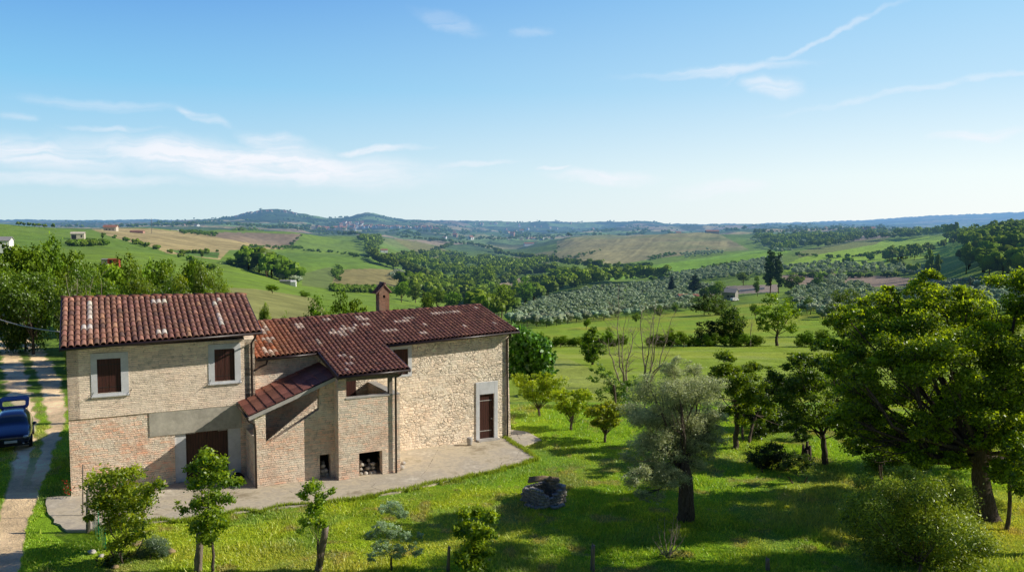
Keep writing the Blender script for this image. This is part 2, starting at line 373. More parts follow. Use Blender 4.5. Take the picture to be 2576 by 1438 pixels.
def ridge(f, zf, u0, u1, n, c, parent, r=.11, step=.42):
    b = MB(f); k = int((u1 - u0) / step); step = (u1 - u0) / k
    for i in range(k):
        b.col = jc(c, .15); a0 = u0 + i * step - .03; a1 = a0 + step + .05; S = 7; rings = []
        for uu, rr, up in ((a0, r, .035), (a1, r * .82, 0)):
            zz = zf(uu, n) + random.uniform(-.008, .008)
            rings.append([b.V(uu, n - math.cos(math.pi * q / (S - 1)) * rr, zz + up - .01 + math.sin(math.pi * q / (S - 1)) * rr) for q in range(S)])
        for q in range(S - 1): b.face((rings[0][q], rings[0][q + 1], rings[1][q + 1], rings[1][q]), 0, True)
        b.face(rings[0][::-1])
    return b.build('ridge_tiles', M['tile'], parent)
ridge(Lf, zl, -.2, 7.22, -3.34, (.40, .17, .10), roofL)
def gutter(f, pts, r=.055, parent=None, name='gutter'):
    b = MB(f); b.tube(pts, r, 8); return b.build(name, M['gutter'], parent or house)
gutter(Lf, [(-.20, .82, zl(-.2, .75) - .03), (7.19, .82, zl(7.2, .75) - .03)])
for uu in (-.19, 7.18):
    b = MB(Lf)
    for n0, n1 in ((.78, -3.34), (-3.34, -7.1)):
        b.prism_u([(n0, zl(uu, n0) - .10), (n1, zl(uu, n1) - .10), (n1, zl(uu, n1) + .05), (n0, zl(uu, n0) + .05)], uu - .02, uu + .02)
    b.build('verge_trim', M['gutter'], roofL)
gutter(Lf, [(6.93, .78, 6.02), (6.90, .72, 5.88), (6.86, .08, 5.60), (6.86, .08, 3.2), (6.70, .10, 3.02)], .045, name='downpipe')

# right wing walls
nW = -.534; b = MB(Rf)
def ztop(u): return 4.80 + .0373 * (u - 7.2)
for q in ((7.0, 13.35, -.9, None), (13.35, 14.10, -.9, 3.60), (14.10, 17.78, -.9, None), (17.78, 18.62, 2.28, None), (17.78, 18.62, -.9, -.0), (18.62, 19.42, -.9, None)):
    top0 = q[3] if q[3] is not None else ztop(q[0]); top1 = q[3] if q[3] is not None else ztop(q[1])
    b.prism([(q[0], q[2]), (q[1], q[2]), (q[1], top1), (q[0], top0)], nW - .45, nW)
b.prism([(13.35, 4.80), (14.10, 4.80), (14.10, ztop(14.1)), (13.35, ztop(13.35))], nW - .45, nW)
b.prism([(19.42, -.9), (19.62, -.9), (19.56, .4), (19.42, 3.4)], nW - 7.5, nW - .004)
gab = lambda uu: [(nW - .45, -.9), (-8.2, -.9), (-8.2, zr(uu, -8.2) - .12), (-4.36, zr(uu, -4.36) - .12), (nW - .45, zr(uu, nW - .45) - .12)]
b.prism_u(gab(19.2), 19.0, 19.419); b.prism_u(gab(7.2), 7.05, 7.45)
b.box(7.45, 19.0, -8.2, -7.8, -.9, 4.7)
b.build('wall', M['stone_rw'], house)
b = MB(Rf)     # brick upper band near the stair, a little proud
b.prism([(7.02, 1.0), (9.85, 2.6), (9.85, 4.82), (7.02, 4.74)], nW, nW + .012)
b.build('wall', M['brick_stair'], house)
# door of the right wing
w = empty('door', parent=house); b = MB(Rf)
b.box(17.60, 17.80, nW - .02, nW + .05, -.1, 2.89); b.box(18.60, 18.80, nW - .02, nW + .05, -.1, 2.89); b.box(17.80, 18.60, nW - .02, nW + .05, 2.28, 2.89)
b.build('door_frame', M['plaster'], w, bevel=.012)
b = MB(Rf); b.box(17.80, 18.60, nW - .14, nW - .07, .06, 2.27); lf = b.build('door_leaf', M['shutter'], w)
for z_ in (.42, 1.93): b = MB(Rf); b.box(17.82, 18.50, nW - .069, nW - .055, z_, z_ + .035); b.build('hinge', M['conc'], lf)
b = MB(Rf); b.tube([(18.52, nW - .05, 1.02), (18.52, nW - .01, 1.02), (18.44, nW - .01, 1.02)], .014, 6); b.build('handle', M['conc'], lf)
b = MB(Rf); b.box(17.62, 18.78, nW - .45, nW + .35, -.25, .06); b.build('doorstep', M['conc'], w)
w = empty('window', parent=house); b = MB(Rf)
b.box(13.14, 13.36, nW - .01, nW + .02, 3.50, 4.98); b.box(14.09, 14.27, nW - .01, nW + .02, 3.50, 4.98); b.box(13.36, 14.09, nW - .01, nW + .02, 4.80, 4.98); b.box(13.36, 14.09, nW - .01, nW + .02, 3.50, 3.60)
b.build('window_frame', M['plaster'], w)
for a, c in ((13.36, 13.72), (13.73, 14.09)): b = MB(Rf); b.box(a, c, nW - .10, nW - .05, 3.60, 4.80); b.build('shutter', M['shutter'], w)

# right roof
def cr_(i, j, nc, nr, porch=False):
    f = (i + .5) / nc; k = nr - 1 - j
    if f < .085: c = (.36, .13, .065)
    elif f < .20: c = tuple(a + (b_ - a) * (f - .085) / .115 for a, b_ in zip((.34, .14, .075), (.215, .095, .068)))
    else: c = (.205, .092, .070)
    if not porch:
        pale = (.60, .46, .37)
        runs = {1: [(.03, .045), (.31, .34), (.44, .475), (.95, .96)], 2: [(.02, .09), (.30, .315), (.43, .48), (.73, .87), (.19, .225)], 4: [(.055, .10), (.36, .46), (.34, .37), (.56, .63)],
                3: [(.02, .10), (.18, .23), (.62, .66)], 5: [(.34, .40), (.30, .33)], 6: [(.02, .04), (.05, .09), (.29, .40), (.66, .685)], 7: [(.07, .09), (.475, .55), (.33, .36)], 8: [(.22, .235), (.81, .825), (.93, .955)], 9: [(.23, .245), (.62, .64), (.03, .05)], 10: [(.03, .07)]}
        for a, c2 in runs.get(k, []):
            if a <= f <= c2 and random.random() < .88: kk = random.uniform(.55, 1.25); return tuple(p * kk for p in pale)
        if f < .1 and random.random() < .18: c = (.5, .32, .22)
    else:
        if (i, j) in ((3, 6), (4, 6), (5, 6), (9, 6), (10, 6), (11, 5), (3, 2), (4, 2), (5, 3), (8, 1), (9, 3), (10, 3)): return jc((.46, .34, .28), .3)
    return jc(c, .2)
rf = MB(Rf); rf.col = (.030, .012, .010)
def slab(u0, u1, n0, n1, zf, mb, th=.09):
    a = [(u0, n0, zf(u0, n0)), (u1, n0, zf(u1, n0)), (u1, n1, zf(u1, n1)), (u0, n1, zf(u0, n1))]
    mb.poly(a); mb.poly([(p[0], p[1], p[2] - th) for p in a][::-1])
    for i in range(4): p, q = a[i], a[(i + 1) % 4]; mb.poly([p, q, (q[0], q[1], q[2] - th), (p[0], p[1], p[2] - th)])
slab(7.08, 19.70, -.08, -4.36, zr, rf); slab(7.08, 19.70, -4.36, -8.5, zr, rf); slab(9.72, 12.78, 2.93, -.08, zr, rf)
roofR = rf.build('roof', M['tile'], house)
b = MB(Rf)
roof_tiles(Rf, 7.08, 19.72, -.06, -4.34, zr, .205, .345, cr_, b)
roof_tiles(Rf, 9.72, 12.79, 2.95, -.05, zr, .205, .345, lambda i, j, a, c: cr_(i + 13, j, 62, c, True) if False else (cr_(i + 6, j, 30, c, True)), b)
b.build('roof_tiles', M['tile'], roofR)
ridge(Rf, zr, 7.1, 19.72, -4.36, (.36, .16, .11), roofR, .10, .40)
gutter(Rf, [(7.12, .01, zr(7.1, -.06) - .04), (9.70, .01, zr(9.7, -.06) - .04)])
gutter(Rf, [(12.80, .01, zr(12.8, -.06) - .04), (19.74, .01, zr(19.7, -.06) - .04)])
gutter(Rf, [(9.69, 3.01, zr(9.7, 2.95) - .04), (12.83, 3.01, zr(12.8, 2.95) - .04)])
for uu, n0, n1 in ((9.70, 3.0, -.15), (12.81, 3.0, -.15), (19.73, .0, -4.36), (19.73, -4.36, -8.5)):
    b = MB(Rf); b.prism_u([(n0, zr(uu, n0) - .12), (n1, zr(uu, n1) - .12), (n1, zr(uu, n1) + .05), (n0, zr(uu, n0) + .05)], uu - .02, uu + .02); b.build('verge_trim', M['gutter'], roofR)
gutter(Rf, [(7.55, -.12, 4.80), (7.5, -.13, 4.62), (7.25, -.25, 4.5), (6.98, .02, 4.42)], .045, name='downpipe')
gutter(Rf, [(19.3, -.12, 5.22), (19.3, -.14, 5.1), (19.3, nW + .06, 4.95), (19.33, nW + .07, -.1)], .05, name='downpipe')
gutter(Rf, [(12.45, 3.0, 4.36), (12.4, 2.95, 4.25), (12.27, 2.70, 4.12), (12.27, 2.70, -.15)], .045, name='downpipe')

# chimney
ch = empty('chimney', parent=house); b = MB(Rf); u0, u1, n0, n1 = 14.12, 14.66, -5.10, -4.58
for q in ((u0, u1, 5.2, 6.86), (u0, 14.32, 6.86, 7.0), (14.44, u1, 6.86, 7.0)): b.box(q[0], q[1], n0, n1, q[2], q[3])
b.prism([(u0, 7.0), (u1, 7.0), (u1, 7.16), ((u0 + u1) / 2, 7.50), (u0, 7.16)], n0, n1)
b.build('chimney_stack', M['brick_ch'], ch)
b = MB(Rf); b.box(14.30, 14.46, n0 + .1, n1 - .06, 6.85, 7.01); b.build('flue', M['void'], ch)
b = MB(Rf); b.col = (.20, .12, .10)
um = (u0 + u1) / 2
b.prism([(u0 - .16, 7.06), (um, 7.52), (um, 7.58), (u0 - .19, 7.11)], n0 - .06, n1 + .07); b.col = (.42, .27, .2)
b.prism([(u1 + .10, 7.12), (um, 7.52), (um, 7.58), (u1 + .12, 7.16)], n0 - .06, n1 + .05)
b.col = (.16, .09, .08); b.tube([(um, n0 - .1, 7.60), (um, n1 + .12, 7.60)], .06, 8)
for k in range(3): b.tube([(u0 - .17, n0 + .1 + k * .18, 7.12), (um - .04, n0 + .1 + k * .18, 7.58)], .05, 6)
b.build('cap_tiles', M['tile'], ch)

# stair block
nS = 2.0; b = MB(Rf)
b.prism([(6.57, -.8), (9.17, -.8), (9.17, 2.92), (6.99, 1.70), (6.99, 3.1), (6.57, 2.85)], nS - .3, nS)
b.prism([(9.17, -.8), (9.64, -.8), (9.64, -.15), (9.17, -.15)], nS - .3, nS)
b.prism([(9.17, 1.0), (9.80, 1.0), (9.80, 4.12), (9.20, 3.92), (9.17, 2.92)], nS - .3, nS); b.box(9.64, 9.80, nS - .3, nS, -.8, 1.0)
b.prism([(6.57, 2.85), (6.99, 3.02), (6.99, 3.06), (6.57, 2.90)], nS - .3, nS)
b.box(6.57, 6.9, .05, nS - .3, -.8, 2.0)
b.build('wall', M['brick_stair'], house)
b = MB(Rf)
for k in range(12): b.box(6.9 + k * .24, 8.95 if k < 7 else 9.80, .0, nS - .3, -.4 if k == 0 else .2 * k + .0, .2 * (k + 1))
b.build('stair_steps', M['conc'], house)
def zs(u, n): return 2.98 + (u - 6.29) * .372 + (2.25 - n) * .055
rs = MB(Rf); rs.col = (.05, .022, .016)
slab(6.32, 9.90, 2.22, -.5, zs, rs, .05)
roofS = rs.build('stair_roof', M['tile'], house)
b = MB(Rf); cs = .365; k = 0; uu = 6.27
while uu < 9.72:
    S = 60; nn = [2.27 - 2.8 * i / S for i in range(S + 1)]
    bc = jc((.27, .105, .072), .1); rows = []
    for q, (du, up) in enumerate(((0, .0), (0, .052), (cs + .04, .022))):
        rr = []
        for i, n_ in enumerate(nn):
            b.col = tuple(c * (.78 + .5 * ((int(i / 3) * 7919 + k * 31) % 10) / 10.) for c in bc)
            rr.append(b.V(min(uu + du + (.0 if q else .03) + .012 * math.sin(int(i / 3) * 2.1), 9.86), n_, zs(min(uu + du, 9.86), n_) + up + (.020 * abs(math.sin(math.pi * i / 3)) if q else 0)))
        rows.append(rr)
    for a in range(2):
        for i in range(S): b.face((rows[a][i], rows[a][i + 1], rows[a + 1][i + 1], rows[a + 1][i]), 0)
    uu += cs; k += 1
b.build('roof_tiles', M['tile'], roofS)
b = MB(Rf)   # concrete verge board along the raking front of the stair roof
b.prism([(6.27, 2.80), (9.86, 4.13), (9.86, 4.28), (6.27, 2.955)], 2.0, 2.26)
b.build('verge_board', M['conc'], roofS)
gutter(Rf, [(6.25, .05, 3.02), (6.23, 2.32, 2.93)], .05)
gutter(Rf, [(6.23, 2.28, 2.9), (6.30, 2.2, 2.78), (6.52, 2.10, 2.62), (6.56, 2.08, 2.3), (6.57, 2.07, -.1)], .04, name='downpipe')

# porch block
nP = 2.6; b = MB(Rf)
b.box(9.80, 10.67, nP - .35, nP, -.8, 3.36); b.box(10.67, 11.69, nP - .35, nP, 1.03, 3.36); b.box(11.69, 12.49, nP - .35, nP, -.8, 3.36); b.box(10.67, 11.69, nP - .35, nP, -.8, -.06)
b.box(9.80, 10.15, nP - .35, nP, 3.36, 4.30)
b.box(9.80, 10.10, 1.55, nP - .35, -.8, 4.30); b.box(9.80, 10.10, nW, 1.55, -.8, 2.45)
b.box(12.14, 12.49, nW, nP - .35, -.8, 3.37)
b.build('wall', M['brick_stair'], house)
b = MB(Rf); b.box(10.10, 12.14, nW, nP - .35, 2.45, 2.62); b.build('porch_floor', M['conc'], house)
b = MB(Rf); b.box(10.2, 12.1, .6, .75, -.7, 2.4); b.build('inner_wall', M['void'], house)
b = MB(Rf); b.box(10.12, 12.16, nP - .37, nP + .03, 3.36, 3.41); b.box(12.12, 12.5, nW + .01, nP - .0, 3.37, 3.41); b.build('parapet_coping', M['conc'], house)
b = MB(Rf); b.box(12.02, 12.19, nP - .22, nP - .06, 3.41, 4.12); b.build('porch_post', M['oldwood'], house)
b = MB(Rf); b.box(9.86, 12.48, nP - .24, nP - .04, 4.10, 4.25); b.tube([(12.1, nP - .1, 4.05), (12.1, nW, 4.70)], .07, 6); b.tube([(11.0, nP - .1, 4.14), (11.0, nW, 4.68)], .06, 6); b.build('porch_beam', M['oldwood'], house)
b = MB(Rf); b.box(10.85, 11.55, nW + .014, nW + .05, 2.62, 4.45); b.build('loggia_door', M['shutter'], house)
# niche opening in the stair wall: dark depth behind
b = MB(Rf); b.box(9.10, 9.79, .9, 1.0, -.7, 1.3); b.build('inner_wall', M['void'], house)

# ------------------------------------------------------------------ terrain: heights along lines of sight, one list (distance, image height) per bearing
NEAR = [(45, 1061)]
TB = {
 -500: [(60, 938), (110, 765), (260, 650), (400, 612), (520, 588), (650, 558), (800, 575), (1500, 588), (3000, 580), (5000, 572), (8000, 570), (13000, 562)],
 0: [(60, 938), (110, 765), (260, 655), (400, 617), (520, 588), (650, 561), (800, 575), (1500, 588), (3000, 580), (5000, 572), (8000, 568), (13000, 559)],
 130: [(60, 938), (110, 770), (260, 662), (400, 625), (520, 600), (650, 574), (800, 582), (1500, 590), (3000, 580), (5000, 572), (8000, 568), (13000, 563)],
 260: [(60, 938), (110, 772), (260, 670), (400, 630), (520, 607), (650, 592), (800, 579), (950, 585), (1500, 592), (3000, 580), (5000, 572), (8000, 570), (13000, 560)],
 400: [(60, 938), (110, 775), (260, 685), (400, 650), (500, 628), (650, 606), (800, 591), (930, 581), (1080, 586), (1500, 590), (2200, 580), (3500, 574), (5000, 568), (8000, 566), (13000, 560)],
 550: [(60, 940), (110, 790), (200, 735), (300, 706), (380, 684), (450, 660), (520, 648), (650, 630), (800, 612), (950, 596), (1150, 590), (1400, 590), (2000, 582), (3000, 574), (4200, 562), (5200, 558), (8000, 572), (13000, 562)],
 700: [(60, 960), (100, 850), (160, 785), (230, 748), (330, 724), (420, 706), (500, 690), (560, 672), (650, 652), (780, 632), (880, 642), (1000, 622), (1200, 590), (1400, 592), (2000, 586), (3000, 575), (4200, 550), (5000, 533), (7000, 562), (13000, 572)],
 850: [(60, 970), (100, 870), (160, 805), (240, 768), (330, 750), (420, 735), (500, 715), (600, 682), (700, 656), (820, 636), (930, 648), (1100, 622), (1400, 596), (1800, 600), (2600, 590), (3500, 578), (4200, 565), (5000, 554), (7000, 562), (13000, 572)],
 600: [(60, 945), (110, 795), (200, 738), (300, 708), (380, 688), (450, 668), (520, 652), (650, 634), (800, 616), (950, 600), (1150, 590), (1400, 590), (2000, 584), (3000, 574), (4200, 560), (5000, 549), (8000, 576), (13000, 571)],
 760: [(60, 964), (100, 858), (160, 793), (240, 758), (330, 736), (420, 720), (500, 702), (560, 680), (650, 654), (780, 633), (880, 643), (1000, 624), (1200, 592), (1400, 594), (2000, 590), (3000, 578), (4200, 555), (5000, 543), (7000, 564), (13000, 573)],
 925: [(60, 978), (100, 882), (160, 822), (240, 780), (330, 760), (420, 745), (500, 722), (600, 690), (700, 666), (820, 646), (930, 656), (1100, 630), (1400, 600), (1800, 603), (2600, 592), (3500, 578), (4500, 562), (5500, 541), (7500, 563), (13000, 571)],
 1000: [(60, 985), (100, 895), (160, 840), (240, 795), (330, 770), (420, 752), (520, 728), (620, 700), (720, 680), (850, 668), (1000, 655), (1300, 635), (1600, 612), (2000, 606), (2800, 592), (3600, 580), (4500, 566), (5500, 557), (7500, 561), (13000, 570)],
 1150: [(60, 990), (100, 905), (160, 860), (240, 825), (330, 800), (420, 785), (550, 762), (700, 725), (850, 700), (1000, 680), (1300, 655), (1700, 630), (2200, 612), (3000, 597), (4000, 582), (5500, 568), (6500, 561), (13000, 570)],
 1300: [(60, 991), (100, 922), (170, 868), (240, 838), (300, 820), (400, 795), (500, 770), (650, 735), (800, 705), (1000, 680), (1300, 655), (1700, 632), (2200, 618), (3000, 598), (4000, 583), (5500, 571), (6500, 563), (13000, 569)],
 1450: [(60, 991), (100, 922), (170, 865), (220, 842), (300, 813), (400, 778), (500, 748), (600, 712), (680, 700), (760, 690), (900, 668), (1050, 655), (1300, 630), (1600, 606), (1800, 598), (2400, 604), (3500, 590), (5000, 573), (6500, 565), (13000, 568)],
 1600: [(60, 991), (100, 922), (170, 865), (220, 840), (300, 808), (400, 772), (500, 742), (600, 710), (700, 690), (800, 668), (900, 678), (1200, 634), (1500, 602), (1650, 591), (2200, 598), (3500, 586), (5000, 573), (6500, 562), (9000, 571), (14000, 567)],
 1750: [(60, 991), (100, 920), (170, 862), (240, 828), (300, 800), (400, 763), (500, 735), (600, 705), (700, 680), (800, 656), (890, 668), (1000, 654), (1200, 625), (1500, 600), (1650, 591), (2200, 596), (3500, 582), (5000, 574), (14000, 567)],
 1900: [(60, 991), (100, 920), (170, 862), (240, 825), (300, 790), (350, 765), (400, 745), (500, 712), (600, 685), (720, 655), (850, 631), (960, 643), (1200, 618), (1500, 600), (1900, 588), (2600, 579), (4000, 574), (14000, 565)],
 2050: [(60, 991), (100, 920), (170, 862), (240, 820), (300, 788), (400, 745), (500, 705), (600, 672), (720, 645), (850, 628), (1000, 618), (1400, 602), (1800, 590), (2400, 580), (3000, 577), (14000, 560)],
 2200: [(60, 991), (100, 920), (170, 862), (240, 815), (300, 785), (400, 738), (500, 698), (600, 665), (700, 642), (850, 620), (1000, 610), (1300, 597), (1800, 583), (2400, 578), (5000, 575), (14000, 553)],
 2350: [(60, 991), (100, 920), (170, 860), (240, 810), (300, 775), (400, 725), (500, 680), (600, 648), (700, 622), (800, 605), (1000, 595), (1300, 590), (1800, 580), (5000, 576), (14000, 541)],
 2500: [(60, 991), (100, 915), (170, 850), (240, 795), (300, 750), (380, 690), (450, 640), (550, 606), (650, 592), (750, 584), (1000, 582), (1800, 581), (5000, 576), (14000, 535)],
 2650: [(60, 991), (100, 910), (170, 840), (240, 780), (300, 730), (380, 670), (450, 625), (550, 595), (650, 580), (750, 574), (1000, 580), (1800, 581), (5000, 576), (14000, 527)],
 3600: [(60, 991), (100, 910), (170, 840), (240, 780), (300, 730), (380, 670), (450, 625), (550, 592), (650, 578), (750, 572), (1000, 580), (1800, 581), (5000, 576), (14000, 520)]}
LY = np.linspace(math.log(45), math.log(17000), 420)
xs_ = sorted(TB); CX = np.arange(-500, 3601, 20.)
def y2z(Y, y):
    v = (IH / 2 - y) / FOC; cp, sp_ = math.cos(PITCH), math.sin(PITCH)
    return CH + Y * (-sp_ + v * cp) / (cp + v * sp_)
def z2y(Y, z):
    q = (z - CH) / Y; cp, sp_ = math.cos(PITCH), math.sin(PITCH)
    v = (q * cp + sp_) / (cp - q * sp_); return IH / 2 - FOC * v
cols = []
for x in xs_:
    L_ = NEAR + TB[x] + [(17000, TB[x][-1][1] + 6)]
    cols.append(np.interp(LY, [math.log(p[0]) for p in L_], [p[1] for p in L_]))
cols = np.array(cols)
YT = np.array([np.interp(CX, xs_, cols[:, k]) for k in range(len(LY))]).T      # (bearing, distance)
def gsm(a, s, ax):
    r = int(3 * s); k = np.exp(-.5 * (np.arange(-r, r + 1) / s) ** 2); k /= k.sum()
    return np.apply_along_axis(lambda q: np.convolve(np.pad(q, r, mode='edge'), k, mode='valid'), ax, a)
YT = gsm(gsm(YT, 1.5, 1), 1.2, 0)
for bx, sx_, bY, am in ((672, 52, 5000, -9.), (760, 70, 5200, -3.), (925, 42, 5300, -9.), (1640, 60, 6500, -4.), (600, 40, 5000, -2.)):      # the two town hills and the rise right of them
    YT += am * np.exp(-((CX[:, None] - bx) / sx_) ** 2 - ((LY[None, :] - math.log(bY)) / .16) ** 2)
ZT = y2z(np.exp(LY)[None, :], YT)
wgt = np.clip((np.exp(LY) - 46) / 12, 0, 1)[None, :]; ZT = ZT * wgt
# smooth value noise, used for heights and for field colours
_NS = RNG.random((256, 256))
def vnoise(x, y):
    xi = np.floor(x).astype(int); yi = np.floor(y).astype(int); fx = x - xi; fy = y - yi
    fx = fx * fx * (3 - 2 * fx); fy = fy * fy * (3 - 2 * fy); g = lambda a, b: _NS[a % 256, b % 256]
    return (g(xi, yi) * (1 - fx) + g(xi + 1, yi) * fx) * (1 - fy) + (g(xi, yi + 1) * (1 - fx) + g(xi + 1, yi + 1) * fx) * fy
def fbm(x, y, o=4):
    s = 0; a = .5
    for k in range(o): s = s + a * vnoise(x * 2 ** k + 17 * k, y * 2 ** k + 31 * k); a *= .5
    return s
def zf(X, Y):
    X = np.asarray(X, float); Y = np.asarray(Y, float); Yc = np.maximum(Y, 5.)
    c = np.clip((X / Yc * FOC + IW / 2 + 500) / 20., 0, len(CX) - 1.001); l = np.clip((np.log(Yc) - LY[0]) / (LY[1] - LY[0]), 0, len(LY) - 1.001)
    ci = c.astype(int); li = l.astype(int); fc = c - ci; fl = l - li
    z = (ZT[ci, li] * (1 - fc) + ZT[ci + 1, li] * fc) * (1 - fl) + (ZT[ci, li + 1] * (1 - fc) + ZT[ci + 1, li + 1] * fc) * fl
    far = np.clip((Y - 60) / 200, 0, 1)
    z = z + far * (fbm(X / 55., Y / 55., 3) - .45) * np.clip(Y / 300, .3, 6) * 1.6
    md = np.clip((Y - 380) / 500, 0, 1); rg = 1 - np.abs(fbm(X / 230. + 3.1, Y / 330. + 1.7, 3) - .45) * 4.2; z = z + md * (rg - .45) * np.minimum(Y, 2600) * .0062
    mt = np.clip((Y - 2000) / 2200, 0, 1) * np.clip((15500 - Y) / 3000, 0, 1); r2 = 1 - np.abs(fbm(X / 900. + 7, Y / 1300. + 2, 5) - .45) * 4.; tw = np.exp(-((c * 20 - 500 - 780) / 260) ** 2 - ((Y - 4900) / 1500) ** 2); z = z + mt * (r2 - .62) * Y * .0075 * (1 - .85 * tw)
    ln = np.clip((48 - Y) / 5, 0, 1)
    hs = np.exp(-(((X + 8) / 13) ** 4 + ((Y - 37) / 9) ** 4))
    z = z + ln * (-.06 + (1 - hs) * (fbm(X / 3., Y / 3., 3) - .45) * .22)
    return z
def zs1(X, Y): return float(zf(np.array([X]), np.array([Y]))[0])
_Yq = np.exp(np.linspace(math.log(19), math.log(16500), 2600))
def hit(x, y, Ymin=19.):
    """first ground point seen through image point (x, y) beyond distance Ymin"""
    d = ray(x, y); Yq = _Yq[_Yq >= Ymin]
    g = zf(d.x * Yq, Yq) - (CH + d.z * Yq); k = np.argmax(g >= 0)
    if g[k] < 0: k = len(Yq) - 1
    Y = float(Yq[k]); return Vector((d.x * Y, Y, zs1(d.x * Y, Y)))

xr = np.concatenate([np.linspace(-1400, -60, 50), np.arange(-50, 2630, 3.), np.linspace(2640, 4000, 50)])
yn = np.arange(1760, 765, -3.4); Yr = FOC * CH / (yn - 569) * 1.0
Yr = np.concatenate([Yr, np.exp(np.arange(math.log(Yr[-1]) + .0095, math.log(16500), .0095))])
XX = (xr[None, :] - IW / 2) / FOC * Yr[:, None]; YY = np.repeat(Yr[:, None], len(xr), 1)
ZZ = zf(XX, YY); PX = np.repeat(xr[None, :], len(Yr), 0); PY = z2y(YY, ZZ)

def inpoly(px, py, poly):
    r = np.zeros(px.shape, bool); n = len(poly)
    for i in range(n):
        x0, y0 = poly[i]; x1, y1 = poly[(i + 1) % n]
        if y0 == y1: continue
        c = ((y0 > py) != (y1 > py)) & (px < (x1 - x0) * (py - y0) / (y1 - y0) + x0); r ^= c
    return r
CC = np.zeros(PX.shape + (3,)); 
def mixc(mask, c): 
    m = mask[..., None] if mask.ndim == 2 else mask
    CC[:] = CC * (1 - m) + np.array(c) * m
n1 = fbm(XX / 26., YY / 26., 4); n2 = fbm(XX / 6., YY / 6., 4); n3 = fbm(XX / 160., YY / 160., 3); n0 = fbm(XX / 1.4, YY / 1.4, 3)
def sm(a, lo, hi): return np.clip((a - lo) / (hi - lo), 0, 1)
CC[:] = (.19, .29, .030)
mixc(sm(n3, .40, .58) * .6, (.14, .25, .032))
mixc(sm(n1, .45, .6) * .35, (.17, .25, .05))
# far country: patchwork of fields, seeds spread evenly in distance steps
S_ = 520; sy = np.exp(RNG.uniform(math.log(1300), math.log(16000), S_)); sx = RNG.uniform(-.8, .8, S_) * sy
pal = np.array([(.13, .20, .07), (.10, .17, .07), (.30, .25, .13), (.08, .12, .05), (.22, .22, .10), (.15, .23, .07), (.05, .09, .04), (.26, .20, .13), (.06, .10, .04)])
sc = pal[RNG.integers(0, len(pal), S_)] * RNG.uniform(.85, 1.15, (S_, 1))
fm = YY > 1150
ux, uy = XX[fm] / YY[fm] * 7, np.log(YY[fm]) * 4.2; wx = (fbm(XX[fm] / 300, YY[fm] / 300, 3) - .45) * 1.1
kx, ky = sx / sy * 7, np.log(sy) * 4.2; idx = np.zeros(ux.shape, int); CHN = 40000
for i in range(0, len(ux), CHN):
    dd = (ux[i:i + CHN, None] + wx[i:i + CHN, None] * .5 - kx[None]) ** 2 + ((uy[i:i + CHN, None] + wx[i:i + CHN, None] * .4 - ky[None]) * 1.5) ** 2
    idx[i:i + CHN] = dd.argmin(1)
f = sm(YY[fm], 1250, 1900)[:, None]; CC[fm] = CC[fm] * (1 - f) + sc[idx] * f * (1 + .45 * f)
wood = sm(fbm(XX / 190., YY / 260., 4), .53, .56) * sm(YY, 1600, 2200); mixc(wood * .9, (.035, .065, .03))
